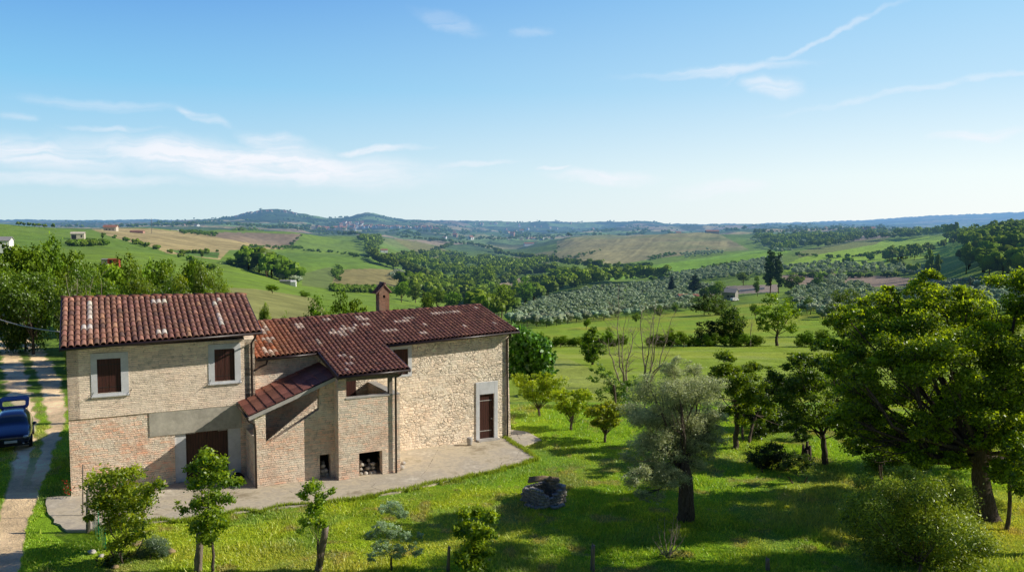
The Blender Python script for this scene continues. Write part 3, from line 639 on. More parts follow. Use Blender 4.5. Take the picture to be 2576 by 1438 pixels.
ZONES = [
 ([(229, 579), (300, 576), (381, 577), (509, 591), (655, 619), (730, 627), (655, 629), (577, 631), (552, 656), (470, 645), (420, 640), (392, 626), (330, 612), (280, 598)], 380, 1100, (.46, .36, .15)),
 ([(509, 591), (540, 586), (760, 590), (750, 605), (727, 623), (655, 619)], 600, 1600, (.30, .225, .14)),
 ([(420, 630), (552, 637), (548, 652), (470, 645)], 350, 700, (.12, .21, .04)),
 ([(845, 680), (930, 676), (1000, 680), (1120, 704), (1075, 715), (985, 722), (830, 727)], 420, 950, (.28, .24, .085)),
 ([(760, 690), (830, 672), (845, 682), (828, 727), (760, 720)], 420, 800, (.17, .22, .055)),
 ([(975, 645), (1010, 634), (1065, 640), (1045, 657)], 700, 2200, (.36, .30, .12)),
 ([(990, 602), (1045, 606), (1160, 640), (1120, 657), (1030, 628)], 900, 2600, (.25, .24, .075)),
 ([(540, 724), (640, 728), (745, 744), (790, 752), (830, 800), (700, 830), (540, 830)], 95, 345, (.27, .27, .085)),
 ([(1400, 606), (1500, 585), (1650, 580), (1800, 582), (1885, 627), (1750, 637), (1640, 650), (1560, 664), (1385, 657), (1375, 650), (1400, 625)], 820, 2300, (.33, .29, .12)),
 ([(1190, 662), (1330, 640), (1400, 628), (1385, 656), (1375, 668), (1260, 670)], 900, 2400, (.26, .25, .09)),
 ([(1380, 712), (1500, 690), (1600, 672), (1750, 650), (1900, 629), (1995, 627), (1920, 650), (1760, 680), (1690, 694), (1560, 702)], 500, 1500, (.24, .42, .03)),
 ([(1960, 672), (2010, 648), (2100, 622), (2260, 596), (2420, 588), (2600, 580), (2600, 625), (2250, 652), (2150, 694), (2000, 694)], 420, 1500, (.30, .46, .035)),
 ([(2000, 632), (2120, 606), (2240, 592), (2200, 612), (2090, 632), (2010, 646)], 700, 1600, (.22, .25, .06)),
 ([(1340, 822), (1500, 808), (1650, 780), (1800, 745), (2100, 760), (2600, 800), (2600, 872), (1350, 872)], 140, 360, (.27, .39, .03)),
 ([(1385, 900), (1430, 900), (1570, 962), (1500, 990), (1400, 975)], 58, 130, (.36, .28, .15)),
 ([(1960, 690), (2060, 684), (2240, 692), (2420, 706), (2300, 716), (2100, 722), (1990, 712)], 350, 650, (.34, .25, .17)),
 ([(2300, 700), (2600, 690), (2600, 735), (2300, 735)], 300, 480, (.20, .19, .10)),
 ([(1255, 704), (1330, 696), (1390, 702), (1330, 716), (1258, 722)], 550, 1000, (.42, .34, .20)),
 ([(1780, 720), (1960, 712), (1960, 732), (1780, 742)], 330, 620, (.34, .27, .2)),
 ([(2110, 590), (2190, 582), (2250, 592), (2230, 604), (2120, 604)], 1150, 2100, (.34, .26, .17)),
 ([(1900, 600), (2010, 590), (2100, 604), (1960, 618)], 1100, 2000, (.14, .2, .06)),
]
for poly, y0, y1, c in ZONES:
    msk_ = inpoly(PX, PY, poly) & (YY > y0) & (YY < y1)
    mixc(msk_.astype(float), c)
    for edge in ():
        pass
# furrows on the ploughed hill, ripples of unequal growth elsewhere
bh = inpoly(PX, PY, ZONES[8][0]) & (YY > 820) & (YY < 2300)
st = fbm((XX * .97 - YY * .25) / 5., YY / 300., 3); CC[bh] *= (.86 + .34 * sm(st, .3, .6))[bh][:, None]
mixc(bh * sm(n3, .38, .55) * .6, (.20, .25, .07))
yf = inpoly(PX, PY, ZONES[0][0]) & (YY > 380) & (YY < 1100); CC[yf] *= (.8 + .4 * sm(fbm(XX / 60, YY / 9, 3), .3, .6))[yf][:, None]
md = (YY > 140) & (YY < 360) & (PX > 1300)
mixc(md * sm(n1, .44, .6) * .6, (.42, .40, .05)); mixc(md * sm(n2, .52, .62) * .35, (.10, .2, .03))
m2 = (YY > 50) & (YY < 175) & (PX > 1250); mixc(m2 * .75, (.32, .42, .03)); mixc(m2 * .5 * sm(n1, .40, .58), (.42, .46, .05)); mixc(m2 * sm(n2, .5, .62) * .4, (.26, .28, .09))
CC *= (.86 + .28 * sm(n2, .3, .6))[..., None]
gr_ = np.array([1., 1., 1.])
# garden lawn
lawn = YY < 52
mixc(lawn * 1., (.245, .42, .022)); mixc(lawn * sm(n2, .44, .6) * .65, (.38, .47, .028)); mixc(lawn * sm(n0, .5, .64) * .5, (.13, .26, .014))
mixc(lawn * sm(fbm(XX / 1.1 + 9, YY / 1.1, 4), .60, .67) * .55, (.32, .26, .10))
wd = fbm(XX / 2.3 + 40, YY / 2.3, 4); mixc(lawn * sm(wd, .52, .62) * .5, (.16, .30, .05)); mixc(lawn * sm(fbm(XX / 5. + 70, YY / 5., 3), .5, .62) * .4, (.42, .42, .08))
mixc(lawn * sm(fbm(XX / .45 + 3, YY / .45, 2), .62, .72) * .5, (.40, .34, .16))
# drive: two worn wheel tracks with grass between
TRK = [(1760, -70, 60), (1500, -45, 62), (1380, -15, 62), (1262, 30, 52), (1140, 70, 66), (1060, 92, 88), (1000, 76, 100), (950, 66, 96), (900, 52, 82), (850, 26, 60), (820, 4, 46), (790, -18, 34), (760, -60, 24)]
ty = [t_[0] for t_ in TRK][::-1]; tc = np.interp(PY, ty, [t_[1] for t_ in TRK][::-1]); tw_ = np.interp(PY, ty, [t_[2] for t_ in TRK][::-1]) * .5
nn_ = (fbm(XX / .8, YY / .8, 4) - .47) * 1.5 + (fbm(XX / 3., YY / 3., 2) - .4) * .7
e = (PX - tc) / tw_; near_t = (YY < 150) & (PX < 250)
rut = np.maximum(1 - sm(np.abs(e - .88) + nn_ * .5, .42, .60), 1 - sm(np.abs(e + .82) + nn_ * .5, .45, .63))
full = 1 - sm(np.abs(e + .3) * .75 + nn_ * .35, .85, 1.05); low = sm(PY, 1120, 1230)
trk = np.maximum(rut, full * low) * near_t
drt = np.array([1.0, .74, .43]) * (.78 + .5 * sm(n0, .3, .62))[..., None]
CC[:] = CC * (1 - trk[..., None]) + drt * trk[..., None]
mixc(near_t * (np.abs(e) < 1.4) * (1 - trk) * sm(n0, .46, .62) * .4, (.34, .28, .14))

def grid_obj(name, mask, mt, kind='structure', dz=0., parent=None):
    """mask over the quads of the fan grid"""
    R_, C_ = PX.shape; q = np.argwhere(mask); a = q[:, 0] * C_ + q[:, 1]
    F_ = np.stack([a, a + 1, a + C_ + 1, a + C_], 1); used, inv = np.unique(F_.ravel(), return_inverse=True)
    V_ = np.stack([XX.ravel()[used], YY.ravel()[used], ZZ.ravel()[used] + dz], 1)
    o = npmesh(name, V_, inv.reshape(-1, 4), mt, col=CC.reshape(-1, 3)[used], smooth=True); o['kind'] = kind; return o
def ground_mat(name, sc1, sc2, bd, amt=.3, hazy=False):
    m, t = mat(name); co = t('ShaderNodeTexCoord').outputs['Object']; a = t('ShaderNodeAttribute', attribute_name='Col').outputs[0]
    n1 = t.noise(co, sc1, 5, .65); n2 = t.noise(co, sc2, 4, .7)
    k = t.math('ADD', t.math('MULTIPLY', t.mapr(n1, .3, .7), amt), t.math('MULTIPLY', t.mapr(n2, .3, .7), amt)); k = t.math('ADD', k, 1 - amt)
    c = t.mix(1., a, t('ShaderNodeCombineXYZ', {0: k, 1: k, 2: k}).outputs[0], 'MULTIPLY')
    principled(t, c, .95, .1, bump(t, t.math('ADD', n1, n2), bd)); return m
M['lawn'] = ground_mat('lawn soil', 2.5, 14, .06, .35)
M['field'] = ground_mat('field cover', .25, 1.2, .25, .28)
M['hill'] = ground_mat('far hills', .02, .11, 1.2, .35)
q_ = lambda a: a[:-1, :-1]
tm = q_((trk > .5) & (YY < 150)); lm_ = q_(YY < 60) & ~tm; fm_ = q_((YY >= 60) & (YY < 2000)) & ~tm; hm_ = q_(YY >= 2000)
grid_obj('lawn', lm_, M['lawn']); grid_obj('dirt_track', tm, M['lawn']); grid_obj('farmland', fm_, M['field']); grid_obj('distant_hills', hm_, M['hill'])

# paved terrace round the house
def terr(name, pts, z, mt, th=.3):
    out = []; rr = random.Random(len(pts))
    for i in range(len(pts)):
        a, c = pts[i], pts[(i + 1) % len(pts)]; L_ = math.hypot(c[0] - a[0], c[1] - a[1]); n_ = max(1, int(L_ / .3))
        for q in range(n_): f = q / n_; out.append((a[0] + (c[0] - a[0]) * f + rr.uniform(-.045, .045), a[1] + (c[1] - a[1]) * f + rr.uniform(-.045, .045), 0))
    pts = out; b = MB(XYZ); k = len(pts)
    top = [b.V(x, y, z + dz) for x, y, dz in pts]; bot = [b.V(x, y, -th) for x, y, dz in pts]
    b.face(top)
    for i in range(k): b.face((top[i], bot[i], bot[(i + 1) % k], top[(i + 1) % k]))
    o = b.build(name, mt); o['kind'] = 'structure'; return o
m, t = mat('worn concrete'); co = t('ShaderNodeTexCoord').outputs['Object']
a1 = t.noise(co, .45, 5, .65); a2 = t.noise(co, 3.5, 6, .7); a3 = t.noise(co, 30, 4, .7)
c = t.ramp(t.math('ADD', t.math('MULTIPLY', a1, .65), t.math('MULTIPLY', a2, .35)), [(.36, (.36, .30, .20)), (.47, (.62, .54, .39)), (.53, (.48, .42, .32)), (.64, (.76, .69, .54))])
vo = t('ShaderNodeTexVoronoi', {'Vector': t('ShaderNodeMixRGB', {0: .12, 1: co, 2: t('ShaderNodeTexNoise', {'Scale': 1.2}).outputs[1]}).outputs[0], 'Scale': .33}, feature='DISTANCE_TO_EDGE').outputs[0]
crk = t.math('MULTIPLY', t.math('LESS_THAN', vo, .0035), t.mapr(a2, .45, .6)); c = t.mix(crk, c, (.12, .09, .065)); c = t.mix(t.mapr(a3, .55, .8, 0, .35), c, (.2, .17, .13))
principled(t, c, .93, .15, bump(t, t.math('ADD', a2, t.math('MULTIPLY', a3, .3)), .012)); M['pave'] = m
def LW(u, n): c_, s_ = math.cos(YAW), math.sin(YAW); return (OX + u * c_ + n * s_, OY + u * s_ - n * c_)
p1 = [(-14.3, 28.3), (-12.9, 29.0), (-10.58, 29.95), (-8.5, 30.7), (-6.3, 31.6), (-4.53, 32.55), (-3.0, 33.7), (-1.2, 35.2), (.9, 37.1), (1.12, 37.5), (.9, 38.3), (.2, 39.9), (-.2, 40.9)]
ins = [(-.45, 41.6), LW(19.2, -1.5), LW(8, -1.5), LW(7, -1), LW(0.4, -.6), LW(-.0, -.0), (-17.25, 32.1), (-18.0, 31.8), (-17.8, 31.3), (-17.1, 30.2), (-16.2, 29.1), (-15.4, 28.3)]
terr('pavement', [(x, y, 0) for x, y in p1 + ins], -.002, M['pave'])
terr('pavement', [(-.15, 41.05, 0), (.55, 39.6, 0), (1.5, 40.75, 0), (.9, 42.3, 0), (-.2, 43.0, 0)], .0, M['pave'])

# ------------------------------------------------------------------ foliage
def leafmat(name, trans=.35, gloss=.06, tint=(1.25, 1.2, .55), hazed=False, rndv=.18):
    m, t = mat(name); a = t('ShaderNodeAttribute', attribute_name='Col').outputs[0]
    oi = t('ShaderNodeObjectInfo').outputs['Random']
    k = t.mapr(oi, 0, 1, 1 - rndv, 1 + rndv); c = t.mix(1., a, t('ShaderNodeCombineXYZ', {0: t.math('MULTIPLY', k, t.mapr(t('ShaderNodeMath', {0: t.math('MULTIPLY', oi, 7.3)}, operation='FRACT').outputs[0], 0, 1, .86, 1.10)), 1: k, 2: k}).outputs[0], 'MULTIPLY')
    d = t('ShaderNodeBsdfDiffuse', {'Color': c}); tr = t('ShaderNodeBsdfTranslucent', {'Color': t.mix(1., c, tint, 'MULTIPLY')})
    mx = t('ShaderNodeMixShader', {0: trans, 1: d.outputs[0], 2: tr.outputs[0]})
    gl = t('ShaderNodeBsdfGlossy', {'Color': (.9, .95, .9, 1), 'Roughness': .42}); mx = t('ShaderNodeMixShader', {0: gloss, 1: mx.outputs[0], 2: gl.outputs[0]})
    t.l.new(mx.outputs[0], t.out.inputs[0]); return m
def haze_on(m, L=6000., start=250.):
    """aerial perspective: blue glow painted into far surfaces in place of hazy air, growing with world distance"""
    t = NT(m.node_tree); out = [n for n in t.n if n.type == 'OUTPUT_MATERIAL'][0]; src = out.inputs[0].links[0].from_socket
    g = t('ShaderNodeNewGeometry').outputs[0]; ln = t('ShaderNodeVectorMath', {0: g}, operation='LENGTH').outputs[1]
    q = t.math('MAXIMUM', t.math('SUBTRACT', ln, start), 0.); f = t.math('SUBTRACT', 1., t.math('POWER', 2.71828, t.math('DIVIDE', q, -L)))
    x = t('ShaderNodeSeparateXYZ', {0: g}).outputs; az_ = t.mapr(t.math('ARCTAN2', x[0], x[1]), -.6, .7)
    e = t('ShaderNodeEmission', {'Color': t.mix(az_, (.13, .27, .46), (.21, .42, .72)), 'Strength': 1.})  # bluish emission painted in as haze; no air volume scatters light
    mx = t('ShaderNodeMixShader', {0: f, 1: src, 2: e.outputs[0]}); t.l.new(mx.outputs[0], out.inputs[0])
M['leaf'] = leafmat('broad leaves', .56, .035, (1.6, 1.35, .45)); M['leaf_gloss'] = leafmat('glossy leaves', .34, .05, (1.4, 1.3, .5)); M['olive'] = leafmat('olive leaves', .42, .04, (1.2, 1.2, .75))
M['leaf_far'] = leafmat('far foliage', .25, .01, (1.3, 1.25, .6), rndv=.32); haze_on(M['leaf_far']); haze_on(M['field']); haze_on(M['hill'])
m, t = mat('bark'); co = t('ShaderNodeTexCoord').outputs['Object']
mp = t('ShaderNodeMapping', {'Vector': co, 'Scale': (9, 9, 1.6)}).outputs[0]; n = t.noise(mp, 3, 5, .7)
principled(t, t.ramp(n, [(.3, (.035, .026, .02)), (.55, (.13, .10, .08)), (.75, (.24, .20, .165))]), .95, .1, bump(t, n, .05)); M['bark'] = m
M['deadwood'] = simple('dead grey wood', (.30, .24, .19), .9, .3, 9., .2, .01)
M['bark_far'] = simple('far bark', (.09, .07, .055), .95, .3, 2.)

def leaves(P, nrm, size, asp, cols, flat=.5, rnd=None):
    """one rhombic leaf per point"""
    n = len(P); r = RNG
    a = r.normal(size=(n, 3)); a[:, 2] *= .8; nn = nrm * flat + r.normal(size=(n, 3)) * .6; nn[:, 2] += .35
    nn /= np.linalg.norm(nn, axis=1, keepdims=True) + 1e-9
    a -= nn * (a * nn).sum(1, keepdims=True); a /= np.linalg.norm(a, axis=1, keepdims=True) + 1e-9; b = np.cross(nn, a)
    s = (size * r.uniform(.6, 1.35, n))[:, None]
    V = np.stack([P - a * s * .5, P + b * s * asp * .5, P + a * s * .5, P - b * s * asp * .5], 1)
    return V.reshape(-1, 3), np.arange(4 * n).reshape(-1, 4), np.repeat(cols, 4, 0)
def lobe_pts(lobes, n, clump=.30, cl_per=26, shell=.55, flatc=.7):
    """points gathered in small clumps near the outside of each lobe"""
    C = np.array([l[0] for l in lobes], float); R = np.array([l[1] for l in lobes], float); Q = np.array([l[2] if len(l) > 2 else .8 for l in lobes], float)
    w = R ** 2; w /= w.sum(); nc = max(1, n // cl_per); li = RNG.choice(len(lobes), nc, p=w)
    d = RNG.normal(size=(nc, 3)); d /= np.linalg.norm(d, axis=1, keepdims=True)
    rad = (shell + (1 - shell) * RNG.random(nc)) ** .6 * RNG.uniform(.75, 1.12, nc)
    cc = C[li] + d * (R[li] * rad)[:, None] * np.stack([np.ones(nc), np.ones(nc), Q[li]], 1)
    k = np.repeat(np.arange(nc), cl_per); P = cc[k] + RNG.normal(size=(len(k), 3)) * (R[li] * clump * .5)[k][:, None] * np.array([1, 1, flatc])
    return P, d[k], RNG.random(nc)[k], (P - C[li][k])[:, 2] / R[li][k]
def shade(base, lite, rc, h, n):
    f = np.clip(.40 + .42 * h + .55 * (rc - .5) + RNG.normal(size=n) * .16, 0, 1)[:, None]  # leaves high in each lobe coloured lighter, sunlit tops painted in
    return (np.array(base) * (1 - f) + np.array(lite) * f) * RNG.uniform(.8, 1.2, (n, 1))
def branchy(mb, p0, p1, r0, r1, wob=.12, seg=5, sides=6):
    p0, p1 = Vector(p0), Vector(p1); L = (p1 - p0).length; pts = []; up = Vector((0, 0, 1))
    off = Vector([random.uniform(-1, 1) for _ in range(3)]) * L * wob
    for i in range(seg + 1):
        f = i / seg; p = p0.lerp(p1, f) + off * math.sin(math.pi * f) - up * L * .06 * math.sin(math.pi * f) + Vector([random.uniform(-1, 1) for _ in range(3)]) * L * .018 * (0 < i < seg)
        pts.append(p)
    mb.tube(pts, [r0 + (r1 - r0) * (i / seg) ** .8 for i in range(seg + 1)], sides, cap=False); return pts
def make_tree(name, label, cat, base, lobes, nleaf, lsize, base_c, lite_c, tr=.15, fork=None, mt='leaf', asp=.55, lean=0., group=None, boughs=None,
              twigs=4, bark='bark', clump=.30, shell=.5, trunk_top=None, stems=1):
    base = Vector(base); root = empty(name, base); tag(root, label, cat, group)
    cen = sum((Vector(l[0]) for l in lobes), Vector()) / len(lobes)
    zmin = min(l[0][2] - l[1] for l in lobes)
    fk = Vector(trunk_top) if trunk_top else Vector((base.x + (cen.x - base.x) * .3, base.y + (cen.y - base.y) * .3, base.z + (fork if fork else max(.5, (zmin - base.z) + .5))))
    mb = MB(XYZ)
    for s_ in range(stems):
        o = Vector((random.uniform(-.2, .2), random.uniform(-.2, .2), 0)) * (stems > 1); f2 = fk + o * 3
        tp = branchy(mb, base + o - Vector((0, 0, .15)), f2, tr * 1.25 / stems ** .5, tr * .8 / stems ** .5, .07, 6, 9)
    for l_ in lobes:
        c = Vector(l_[0]); st = fk.lerp(base, random.uniform(0, .25)) if random.random() < .6 else fk
        r0 = tr * random.uniform(.24, .40) * min(1., l_[1] / 1.2 + .3)
        bp = branchy(mb, st, c, r0, r0 * .3, .13, 5, 5)
        for _ in range(twigs):
            d = Vector([random.gauss(0, 1) for _ in range(3)]).normalized(); s0 = bp[random.randint(2, 5)]
            branchy(mb, s0, c + d * l_[1] * random.uniform(.6, 1.0), r0 * .32, r0 * .06, .15, 3, 4)
    mb.v = [tuple(Vector(v) - base) for v in mb.v]
    mb.build('trunk', M[bark], root)
    P, d, rc, h = lobe_pts(boughs or lobes, nleaf, clump, 22, shell, .5 if boughs else .7)
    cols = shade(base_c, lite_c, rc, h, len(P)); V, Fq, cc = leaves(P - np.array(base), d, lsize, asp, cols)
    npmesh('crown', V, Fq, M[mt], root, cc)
    return root
def split(L_, k=5, f=.52, flat=.6, keep=.75):
    """break every lobe of a crown into smaller flattened boughs, for a ragged outline"""
    out = [(c, r * keep, .75) for c, r in L_]
    for c, r in L_:
        for _ in range(k):
            d = Vector([random.gauss(0, 1) for _ in range(3)]).normalized() * r * random.uniform(.65, 1.1); out.append(((c[0] + d.x, c[1] + d.y, c[2] + d.z * .85), r * f * random.uniform(.6, 1.15), flat))
    return out
def PL(lst, Y, dY=1.0):
    """lobes listed as (x, y, radius in px, metres behind the trunk)"""
    out = []
    for q in lst:
        x, y, r = q[:3]; dy = q[3] if len(q) > 3 else random.uniform(-dY, dY); YY_ = Y + dy
        out.append((tuple(at(x, y, YY_)), r / FOC * YY_))
    return out
def gp(x, y, Ym=19.): return hit(x, y, Ym)

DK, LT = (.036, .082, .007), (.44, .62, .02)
# the large tree that fills the right edge
WN = PL([(2200, 1080, 46, 0), (2300, 1130, 44, -.5), (2370, 1130, 40, 0), (2170, 1040, 46, .6), (2450, 1090, 60, 0), (2130, 800, 40, 0), (2105, 930, 34, 0), (2340, 722, 36, 1), (2440, 735, 34, 0), (2250, 745, 34, 1), (2185, 800, 70, 1), (2120, 870, 45, 0), (2150, 935, 60, -1), (2215, 900, 80, 2), (2200, 1010, 70, 0), (2250, 790, 58, 2.5), (2310, 765, 52, 1), (2300, 860, 85, -1), (2290, 970, 85, 1.5), (2330, 1070, 60, -1),
      (2380, 780, 72, 0), (2390, 900, 90, -2), (2400, 1020, 70, 2), (2470, 790, 66, 2), (2480, 900, 88, 0), (2500, 1010, 90, -1.5), (2490, 1110, 55, 1), (2560, 760, 80, 1), (2580, 890, 95, -1), (2600, 1010, 90, 2),
      (2590, 1130, 75, -1), (2670, 800, 95, 0), (2680, 950, 100, 0), (2690, 1090, 90, 1), (2140, 1050, 48, -.5), (2235, 1110, 45, .5), (2160, 1130, 32, 0), (2420, 1150, 40, -1), (2545, 1190, 45, 0), (2640, 700, 55, 1)], 30.5, 1.0)
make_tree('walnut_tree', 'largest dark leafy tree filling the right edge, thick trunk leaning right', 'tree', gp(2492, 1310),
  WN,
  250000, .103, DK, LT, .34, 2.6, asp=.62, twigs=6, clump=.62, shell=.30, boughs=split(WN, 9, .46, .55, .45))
make_tree('slender_tree', 'thin-trunked leafy tree close behind the glossy bush, under the largest tree', 'tree', gp(2530, 1335), PL([(2520, 1180, 40), (2570, 1210, 45), (2600, 1150, 50), (2560, 1120, 40)], 28), 5000, .11, DK, LT, .07)
LB_ = PL([(2050, 905, 42), (2000, 905, 32), (2090, 900, 40), (1995, 960, 48), (2060, 965, 60), (2130, 950, 50), (1960, 1000, 34), (2020, 1030, 52), (2090, 1030, 55), (2150, 1020, 45), (1990, 1070, 32), (2120, 1080, 38), (1945, 945, 28)], 37, 1.3)
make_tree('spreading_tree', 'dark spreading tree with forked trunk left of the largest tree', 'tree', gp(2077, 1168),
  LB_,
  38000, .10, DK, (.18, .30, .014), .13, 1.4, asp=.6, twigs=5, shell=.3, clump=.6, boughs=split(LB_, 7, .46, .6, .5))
LB_ = PL([(1830, 925, 38), (1795, 940, 24), (1850, 975, 46), (1800, 985, 30), (1885, 935, 34), (1905, 985, 40), (1860, 1025, 38), (1815, 1040, 24), (1920, 1030, 34)], 39.5, 1.2)
make_tree('leaning_tree', 'bright green tree with a bare leaning trunk right of the olive tree', 'tree', gp(1848, 1130),
  LB_, 24000, .10, (.07, .15, .010), (.30, .44, .02), .12, 2.4, asp=.6, shell=.3, clump=.6, boughs=split(LB_, 7, .46, .6, .5))
make_tree('shaded_tree', 'dark many-stemmed tree in shade behind the leaning trunk', 'tree', gp(1885, 1112), PL([(1900, 1000, 42), (1950, 970, 40), (1880, 1040, 34), (1935, 1045, 46), (1980, 1060, 40), (1910, 1085, 24), (2015, 1090, 26)], 42, 1.5), 13000, .13, (.02, .05, .010), (.06, .12, .018), .10, 1.2, stems=3)
make_tree('thicket_tree', 'low leafy tree in front of the bright meadow gap under the big canopy', 'tree', gp(2225, 1205), PL([(2210, 1110, 44), (2260, 1090, 46), (2170, 1080, 34), (2300, 1120, 38), (2250, 1150, 30), (2150, 1120, 28), (2200, 1160, 26)], 35.5, .8), 12000, .11, DK, LT, .06, .7, stems=2, shell=.2, clump=.5)
make_tree('background_tree', 'leafy tree behind the trunk of the largest tree, filling below its crown', 'tree', gp(2400, 1180), PL([(2330, 1060, 50), (2400, 1040, 60), (2460, 1070, 50), (2370, 1110, 40), (2540, 1080, 60), (2620, 1100, 60), (2480, 1020, 50), (2560, 1150, 40)], 36.5, 1.), 20000, .12, DK, LT, .14, 1.2, shell=.2, clump=.5)
LB_ = [((20.3 + random.uniform(-1, 1) * 2.2, 26.4 + random.uniform(-1, 1) * 1.9, random.uniform(9.0, 11.4)), random.uniform(.6, 1.0)) for _ in range(12)]
make_tree('shade_tree', 'tall tree standing just outside the frame whose shade dapples the lower right lawn', 'tree', (20.8, 26.4, zs1(20.8, 26.4)), LB_, 12000, .2, DK, LT, .2, 6., twigs=2, boughs=split(LB_, 4), clump=.8, shell=.3)
# garden bushes on the right
make_tree('glossy_bush', 'big rounded bush with shiny pointed leaves at the bottom right', 'bush', gp(2310, 1437, 22),
  PL([(2180, 1270, 50), (2250, 1240, 55), (2330, 1230, 50), (2400, 1250, 50), (2210, 1340, 70), (2290, 1310, 75), (2370, 1320, 70), (2430, 1330, 50), (2470, 1370, 40), (2260, 1400, 75), (2350, 1410, 75), (2420, 1420, 55), (2170, 1210, 26), (2280, 1190, 24), (2390, 1205, 22), (2140, 1300, 28)], 25.6, .9),
  70000, .09, (.05, .105, .010), (.60, .66, .04), .10, .3, mt='leaf_gloss', asp=.34, twigs=3, shell=.25, stems=3, clump=.5)
make_tree('twiggy_shrub', 'small thin twiggy shrub in front of the split stump', 'bush', gp(2010, 1212), PL([(1995, 1150, 22), (2030, 1160, 24), (2010, 1180, 20), (1975, 1172, 16)], 34, .3), 1500, .09, (.04, .09, .02), (.10, .17, .04), .05, .3, stems=3)
make_tree('dark_shrub', 'low dark shrub at the foot of the shaded tree', 'bush', gp(1930, 1185), PL([(1905, 1145, 30), (1945, 1135, 32), (1970, 1160, 28), (1920, 1165, 24)], 36.5, .5), 4000, .1, (.022, .05, .012), (.06, .11, .02), .04, .3, stems=2)
# the old olive
OV = PL([(1730, 1100, 50), (1690, 1195, 36), (1745, 1160, 34), (1785, 1060, 42), (1650, 1090, 50), (1700, 1010, 55), (1700, 965, 58), (1640, 985, 48), (1760, 985, 50), (1610, 1050, 50), (1670, 1050, 62), (1740, 1060, 62), (1790, 1045, 38), (1800, 1100, 32), (1610, 1120, 44), (1660, 1130, 55), (1720, 1130, 46), (1770, 1130, 34), (1600, 1190, 36), (1640, 1205, 42), (1680, 1200, 34), (1615, 1240, 24), (1655, 1250, 20), (1690, 925, 26), (1745, 930, 24)], 29.3, 1.1)
make_tree('olive_tree', 'old silver-leaved olive tree with a thick gnarled trunk in the middle of the lawn', 'tree', gp(1722, 1308),
  OV,
  115000, .072, (.16, .21, .10), (.64, .74, .42), .27, 2.4, mt='olive', asp=.32, twigs=6, clump=.6, shell=.3, boughs=split(OV, 7, .48, .8, .7))
# fruit trees beyond the terrace
FR, FL = (.15, .24, .012), (.50, .58, .03)
for (x, y, top, w, lb) in ((1355, 1047, 928, 125, 'fruit tree with a wide yellow-green crown nearest the house corner'), (1438, 1081, 962, 98, 'middle one of the three vase-shaped fruit trees on the lawn'), (1523, 1113, 998, 90, 'fruit tree closest to the old olive, slim dark trunk')):
    g_ = gp(x, y); h = y - top; L_ = []
    for k in range(15):
        a = k / 14. * 2 - 1; L_.append((x + a * w * .44, top + h * (.40 - .12 * abs(a)) + random.uniform(-.10, .10) * h, w * .15, random.uniform(-.9, .9)))
        L_.append((x + a * w * .30, top + h * (.60 - .08 * abs(a)) + random.uniform(-.05, .05) * h, w * .13, random.uniform(-.7, .7)))
        L_.append((x + a * w * .36, top + h * (.18 + .08 * abs(a)) + random.uniform(-.1, .06) * h, w * .09, random.uniform(-.7, .7)))
    make_tree('fruit_tree', lb, 'tree', g_, PL(L_, g_.y), 12000, .11, FR, FL, .07, .42, asp=.4, twigs=2, group='fruit trees on the lawn', clump=.34)
make_tree('young_tree', 'open sprawling young tree between the fruit trees and the olive', 'tree', gp(1545, 1030), PL([(1500, 925, 20), (1490, 955, 16), (1530, 950, 24), (1555, 980, 28), (1520, 990, 24), (1570, 1010, 30), (1540, 1030, 26), (1590, 960, 20)], 49, .8), 4200, .12, (.05, .12, .015), (.17, .28, .03), .07, 1.4)
make_tree('broadleaf_bush', 'tall dense bush with large shiny leaves behind the right corner of the house', 'bush', gp(1335, 985), PL([(1310, 850, 34), (1345, 870, 38), (1300, 890, 30), (1365, 905, 32), (1325, 915, 38), (1290, 930, 24), (1350, 940, 34), (1285, 840, 22), (1320, 950, 28), (1372, 935, 22)], 50.5, .9), 6500, .30, (.035, .12, .015), (.16, .38, .03), .12, 1., mt='leaf_gloss', asp=.6, shell=.7, clump=.4)
# staked young trees in front of the house
YG, YL = (.08, .19, .010), (.46, .60, .03)
make_tree('young_fig', 'bushy multi-stemmed young tree beside the green netting, left of the garage', 'tree', gp(318, 1408), PL([(240, 1210, 28), (285, 1195, 30), (330, 1190, 28), (270, 1240, 40), (320, 1240, 42), (370, 1235, 28), (398, 1215, 20), (250, 1270, 30), (300, 1280, 42), (350, 1265, 34), (225, 1300, 14), (290, 1320, 30), (340, 1310, 28), (330, 1350, 26), (290, 1370, 22), (358, 1340, 16)], 26, .7), 9500, .115, (.045, .13, .010), YL, .05, .5, asp=.5, stems=4, twigs=3, shell=.1, clump=.6)
make_tree('young_plum', 'tallest staked young tree, crown overlapping the garage door', 'tree', gp(533, 1437, 23), PL([(520, 1150, 26), (485, 1175, 18), (555, 1165, 20), (530, 1200, 32), (495, 1215, 24), (565, 1210, 26), (600, 1205, 16), (530, 1250, 34), (575, 1250, 18), (495, 1265, 20), (455, 1275, 18), (530, 1300, 34), (500, 1320, 22), (560, 1315, 20), (525, 1350, 24)], 24.9, .5), 7000, .12, YG, YL, .045, 1.6, asp=.5, shell=.1, clump=.6)
make_tree('young_plum', 'young tree with a narrow crown growing beside the tall split post', 'tree', gp(806, 1437, 23), PL([(785, 1225, 20), (760, 1245, 14), (810, 1250, 18), (835, 1235, 9), (790, 1280, 22), (770, 1310, 16), (805, 1315, 16), (755, 1335, 10)], 24.8, .35), 3600, .10, YG, YL, .04, 1.0, asp=.45, shell=.1, clump=.6)
